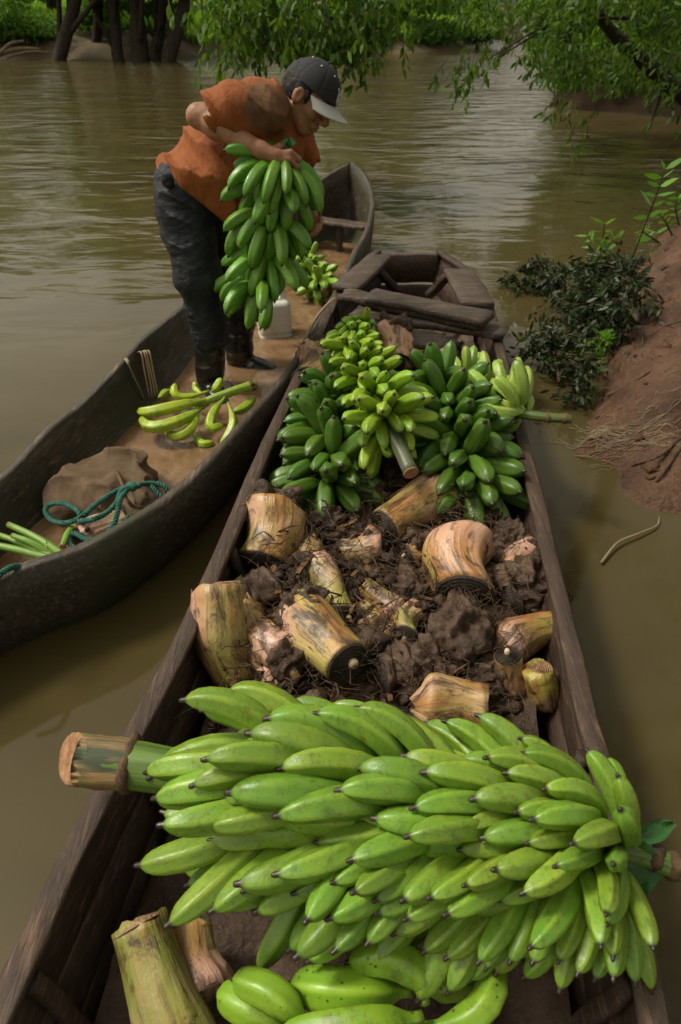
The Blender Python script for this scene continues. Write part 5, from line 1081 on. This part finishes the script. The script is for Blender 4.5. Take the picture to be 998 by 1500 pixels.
# bark straps over the rail, vine lashing on the other rail
for k, (p, lab) in enumerate([([at(178, 528, .24), at(186, 527, .315), at(196, 548, .25), at(212, 585, .12)], 'broad strip of tan bark hung over the canoe rail'), ([at(198, 520, .27), at(206, 516, .32), at(212, 540, .25), at(220, 582, .12)], 'frayed bundle of bark strips hung over the canoe rail')]):
    t = thing('bark_strap', lab, 'strap', p[1], 'bark straps on the canoe')
    for j in range(1 if k == 0 else 4):
        dv = np.array([.012*j, .006*j, 0]); v, f = sweep(catmull([q+dv for q in p], 20), rect(.016 if k == 0 else .008, .004, .001), k*5+j, .004); part('strip', mesh('strip', v, f), MATS['straw'], t)
v, f, _ = tube(catmull([at(446, 500, .32), at(462, 468, .335), at(480, 446, .34), at(492, 436, .335), at(498, 428, .31)], 20), .008, sides=6, noise=.2); obj('vine_lashing', mesh('vine_lashing', v, f), MATS['straw'], label='pale vine lashing lying along the canoe rail by the planks', cat='lashing')
# ================================================================== THE NEAR BANK
rng = np.random.default_rng(33)
def gz(x, y): return max(0., float(near_bank_z(np.array([x]), np.array([y]))[0]))
def drift(label, spots, nleaf, L, seed, leaf, name='dead_branch', wild=.5):
    """a washed-up leafy branch: stem, side twigs, limp leaves"""
    g = np.random.default_rng(seed); c = np.mean([s for s, _ in spots], 0); t = thing(name, label, 'branch', c); LPs, LDs = [], []; tw_ = MB()
    for a, b in spots:
        p = catmull([a, (a+b)/2+g.normal(size=3)*.05+[0, 0, .05], b], 12); part('stem', tube_mesh('stem', p, [.010, .006, .003], sides=6, noise=.2), MATS['twig'], t)
        for s in np.linspace(.1, 1, nleaf//12):
            q = np.array([np.interp(s, np.linspace(0, 1, 12), p[:, j]) for j in range(3)]); e = q+g.normal(size=3)*[.13, .13, .07]*(wild*2); tw_.tube([q, (q+e)/2+[0, 0, .02], e], [.003, .0015], sides=4, caps=False)
            for u in np.linspace(.1, 1, 12): LPs.append(lerp(q, e, u)+g.normal(size=3)*.015); LDs.append(g.normal(size=3)+nrm(e-q)*.8+[0, 0, -.5])
    part('twigs', tw_.build('twigs'), MATS['twig'], t, kind='stuff'); v, f = leaf_mesh(np.array(LPs), np.array(LDs), L, .36, g); part('leaves', fast_mesh('leaves', v, f, False), MATS[leaf], t); return t
W = lambda x, y, z=.05: at(x, y, z)
drift('heap of wet dark leafy branches washed against the mud bank', [(W(935, 470, .3), W(840, 400, .25)), (W(930, 430, .35), W(870, 385, .35)), (W(940, 500, .15), W(850, 470, .12)), (W(900, 500, .1), W(830, 445, .12)), (W(925, 470, .2), W(860, 430, .22))], 760, .055, 1, 'leaf_dark', wild=.34)
drift('dark fern-like frond trailing from the heap onto the water', [(W(850, 425, .1), W(742, 412, .03)), (W(820, 418, .08), W(775, 398, .08))], 330, .065, 2, 'leaf_dark', wild=.3)
drift('smaller clump of limp dark leaves standing in the shallows', [(W(835, 590, .03), W(790, 505, .12)), (W(840, 540, .05), W(800, 500, .14)), (W(820, 560, .04), W(775, 520, .06))], 420, .05, 3, 'leaf_dark', wild=.3)
drift('green leafy sprig floating by the mud bank', [(W(910, 535, .03), W(840, 522, .04))], 130, .07, 4, 'leaf_fresh', wild=.25)
def plant(label, stems, L, seed, n_=9):
    g = np.random.default_rng(seed); t = thing('leafy_plant', label, 'plant', stems[0][0])
    LPs, LDs = [], []
    for p in stems:
        q = catmull(p, 14); part('stem', tube_mesh('stem', q, [.006, .0025], sides=6), MATS['twig'], t); ax = nrm(q[-1]-q[0])
        for s in np.linspace(.3, 1, n_):
            for sg in (-1, 1):
                LPs.append(np.array([np.interp(s, np.linspace(0, 1, 14), q[:, j]) for j in range(3)])); d = np.cross(ax, [0, 1., .3])*sg+ax*.5+g.normal(size=3)*.3; LDs.append(d)
    v, f = leaf_mesh(np.array(LPs), np.array(LDs), L, .36, g)
    part('leaves', fast_mesh('leaves', v, f, False), MATS['leaf_fresh'], t); return t
plant('fresh green plant growing up behind the dark branch heap', [[W(885, 410, .3), W(872, 370, .42), W(862, 345, .5)], [W(895, 405, .32), W(890, 365, .45), W(902, 350, .5)], [W(880, 405, .3), W(882, 360, .45), W(886, 328, .58)]], .085, 5, 5)
plant('tall thin sapling leaning out from the top of the mud bank', [[W(925, 380, .42), W(945, 330, .62), W(962, 285, .8), W(975, 248, .95)]], .09, 6, 7)
plant('low bright weeds on the crest of the mud bank', [[W(985, 345, .5), W(975, 325, .58), W(965, 312, .64)], [W(995, 330, .52), W(990, 305, .62), W(994, 290, .68)], [W(965, 355, .45), W(950, 345, .5), W(940, 338, .54)]], .06, 7, 5)
# dried vines and roots on the slump
st_ = MB()
for k in range(150):
    u = rng.uniform(0, 1); a = W(848+rng.normal()*14, 640+rng.normal()*14, .03); b = W(1000+rng.normal()*20, 596+rng.normal()*14, .25); s0, s1 = sorted(rng.uniform(0, 1, 2)); s1 = min(1, s0+.15+.25*rng.random()); pts = []
    for s in np.linspace(s0, s1, 6): q = lerp(a, b, s)+rng.normal(size=3)*[.008, .008, 0]; q[2] = gz(q[0], q[1])+.002+rng.random()*.006; pts.append(q)
    st_.tube(catmull(pts, 10), [.0018, .0008], sides=4, caps=False)
obj('dry_vines', st_.build('dry_vines'), MATS['straw'], kind='stuff', label='mat of pale dried vine strands lying across the mud slump', cat='vines')
cl_ = MB()
for k in range(260):
    x = rng.uniform(1.1, 3.2); y = rng.uniform(2.3, 6.2); z = gz(x, y)
    if z < .03: continue
    s_ = .008+.03*rng.random()**3; v, f = blob((x, y, z), (s_*1.2, s_, s_*.7), k, .6, 1.7, 2); cl_.add(v, f)
obj('mud_clods', cl_.build('mud_clods'), MATS['bank'], kind='stuff', label='crumbled clods of red-brown mud strewn over the bank', cat='mud')
def ground_root(label, pp, r, name='root', mat='twig'):
    pts = []
    for (x, y) in pp:
        q = at(x, y, .1)
        for _ in range(6): q = at(x, y, gz(q[0], q[1])+r*.6)
        pts.append(q)
    c = np.mean(pts, 0); obj(name, tube_mesh(name, catmull([q-c for q in pts], 24), [r, r*.8, r*.3], sides=7, noise=.25, nscale=40), MATS[mat], loc=c, label=label, cat='root', group='roots and sticks on the mud bank')
ground_root('thick brown root entering the water at the foot of the slump', [(1005, 645), (985, 672), (962, 705)], .014)
ground_root('dark root curving along the wet lip of the slump', [(998, 640), (965, 668), (925, 682)], .009)
ground_root('thin straight root running up the mud slump', [(890, 580), (935, 555), (972, 530)], .007)
ground_root('forked root high on the mud slump', [(985, 520), (960, 545), (948, 570)], .008)
ground_root('slender root beside the dried vines', [(1000, 625), (950, 645), (905, 655)], .006)
ground_root('wiry root dangling down the steep face behind the branch heap', [(960, 420), (945, 470), (940, 520)], .006)
ground_root('long thin root crossing the upper face of the mud bank', [(998, 470), (970, 480), (945, 500)], .005)
ground_root('short broken stick lying on the upper mud slope', [(955, 610), (975, 592), (990, 570)], .007)
tw_p = catmull([at(881, 824, .012), at(905, 795, .02), at(935, 782, .018), at(962, 770, .012), at(966, 757, .012)], 24); c = tw_p.mean(0)
obj('curved_twig', tube_mesh('curved_twig', tw_p-c, [.005, .0045, .002], sides=6), MATS['straw'], loc=c, label='thin curved twig floating on the still water', cat='twig')
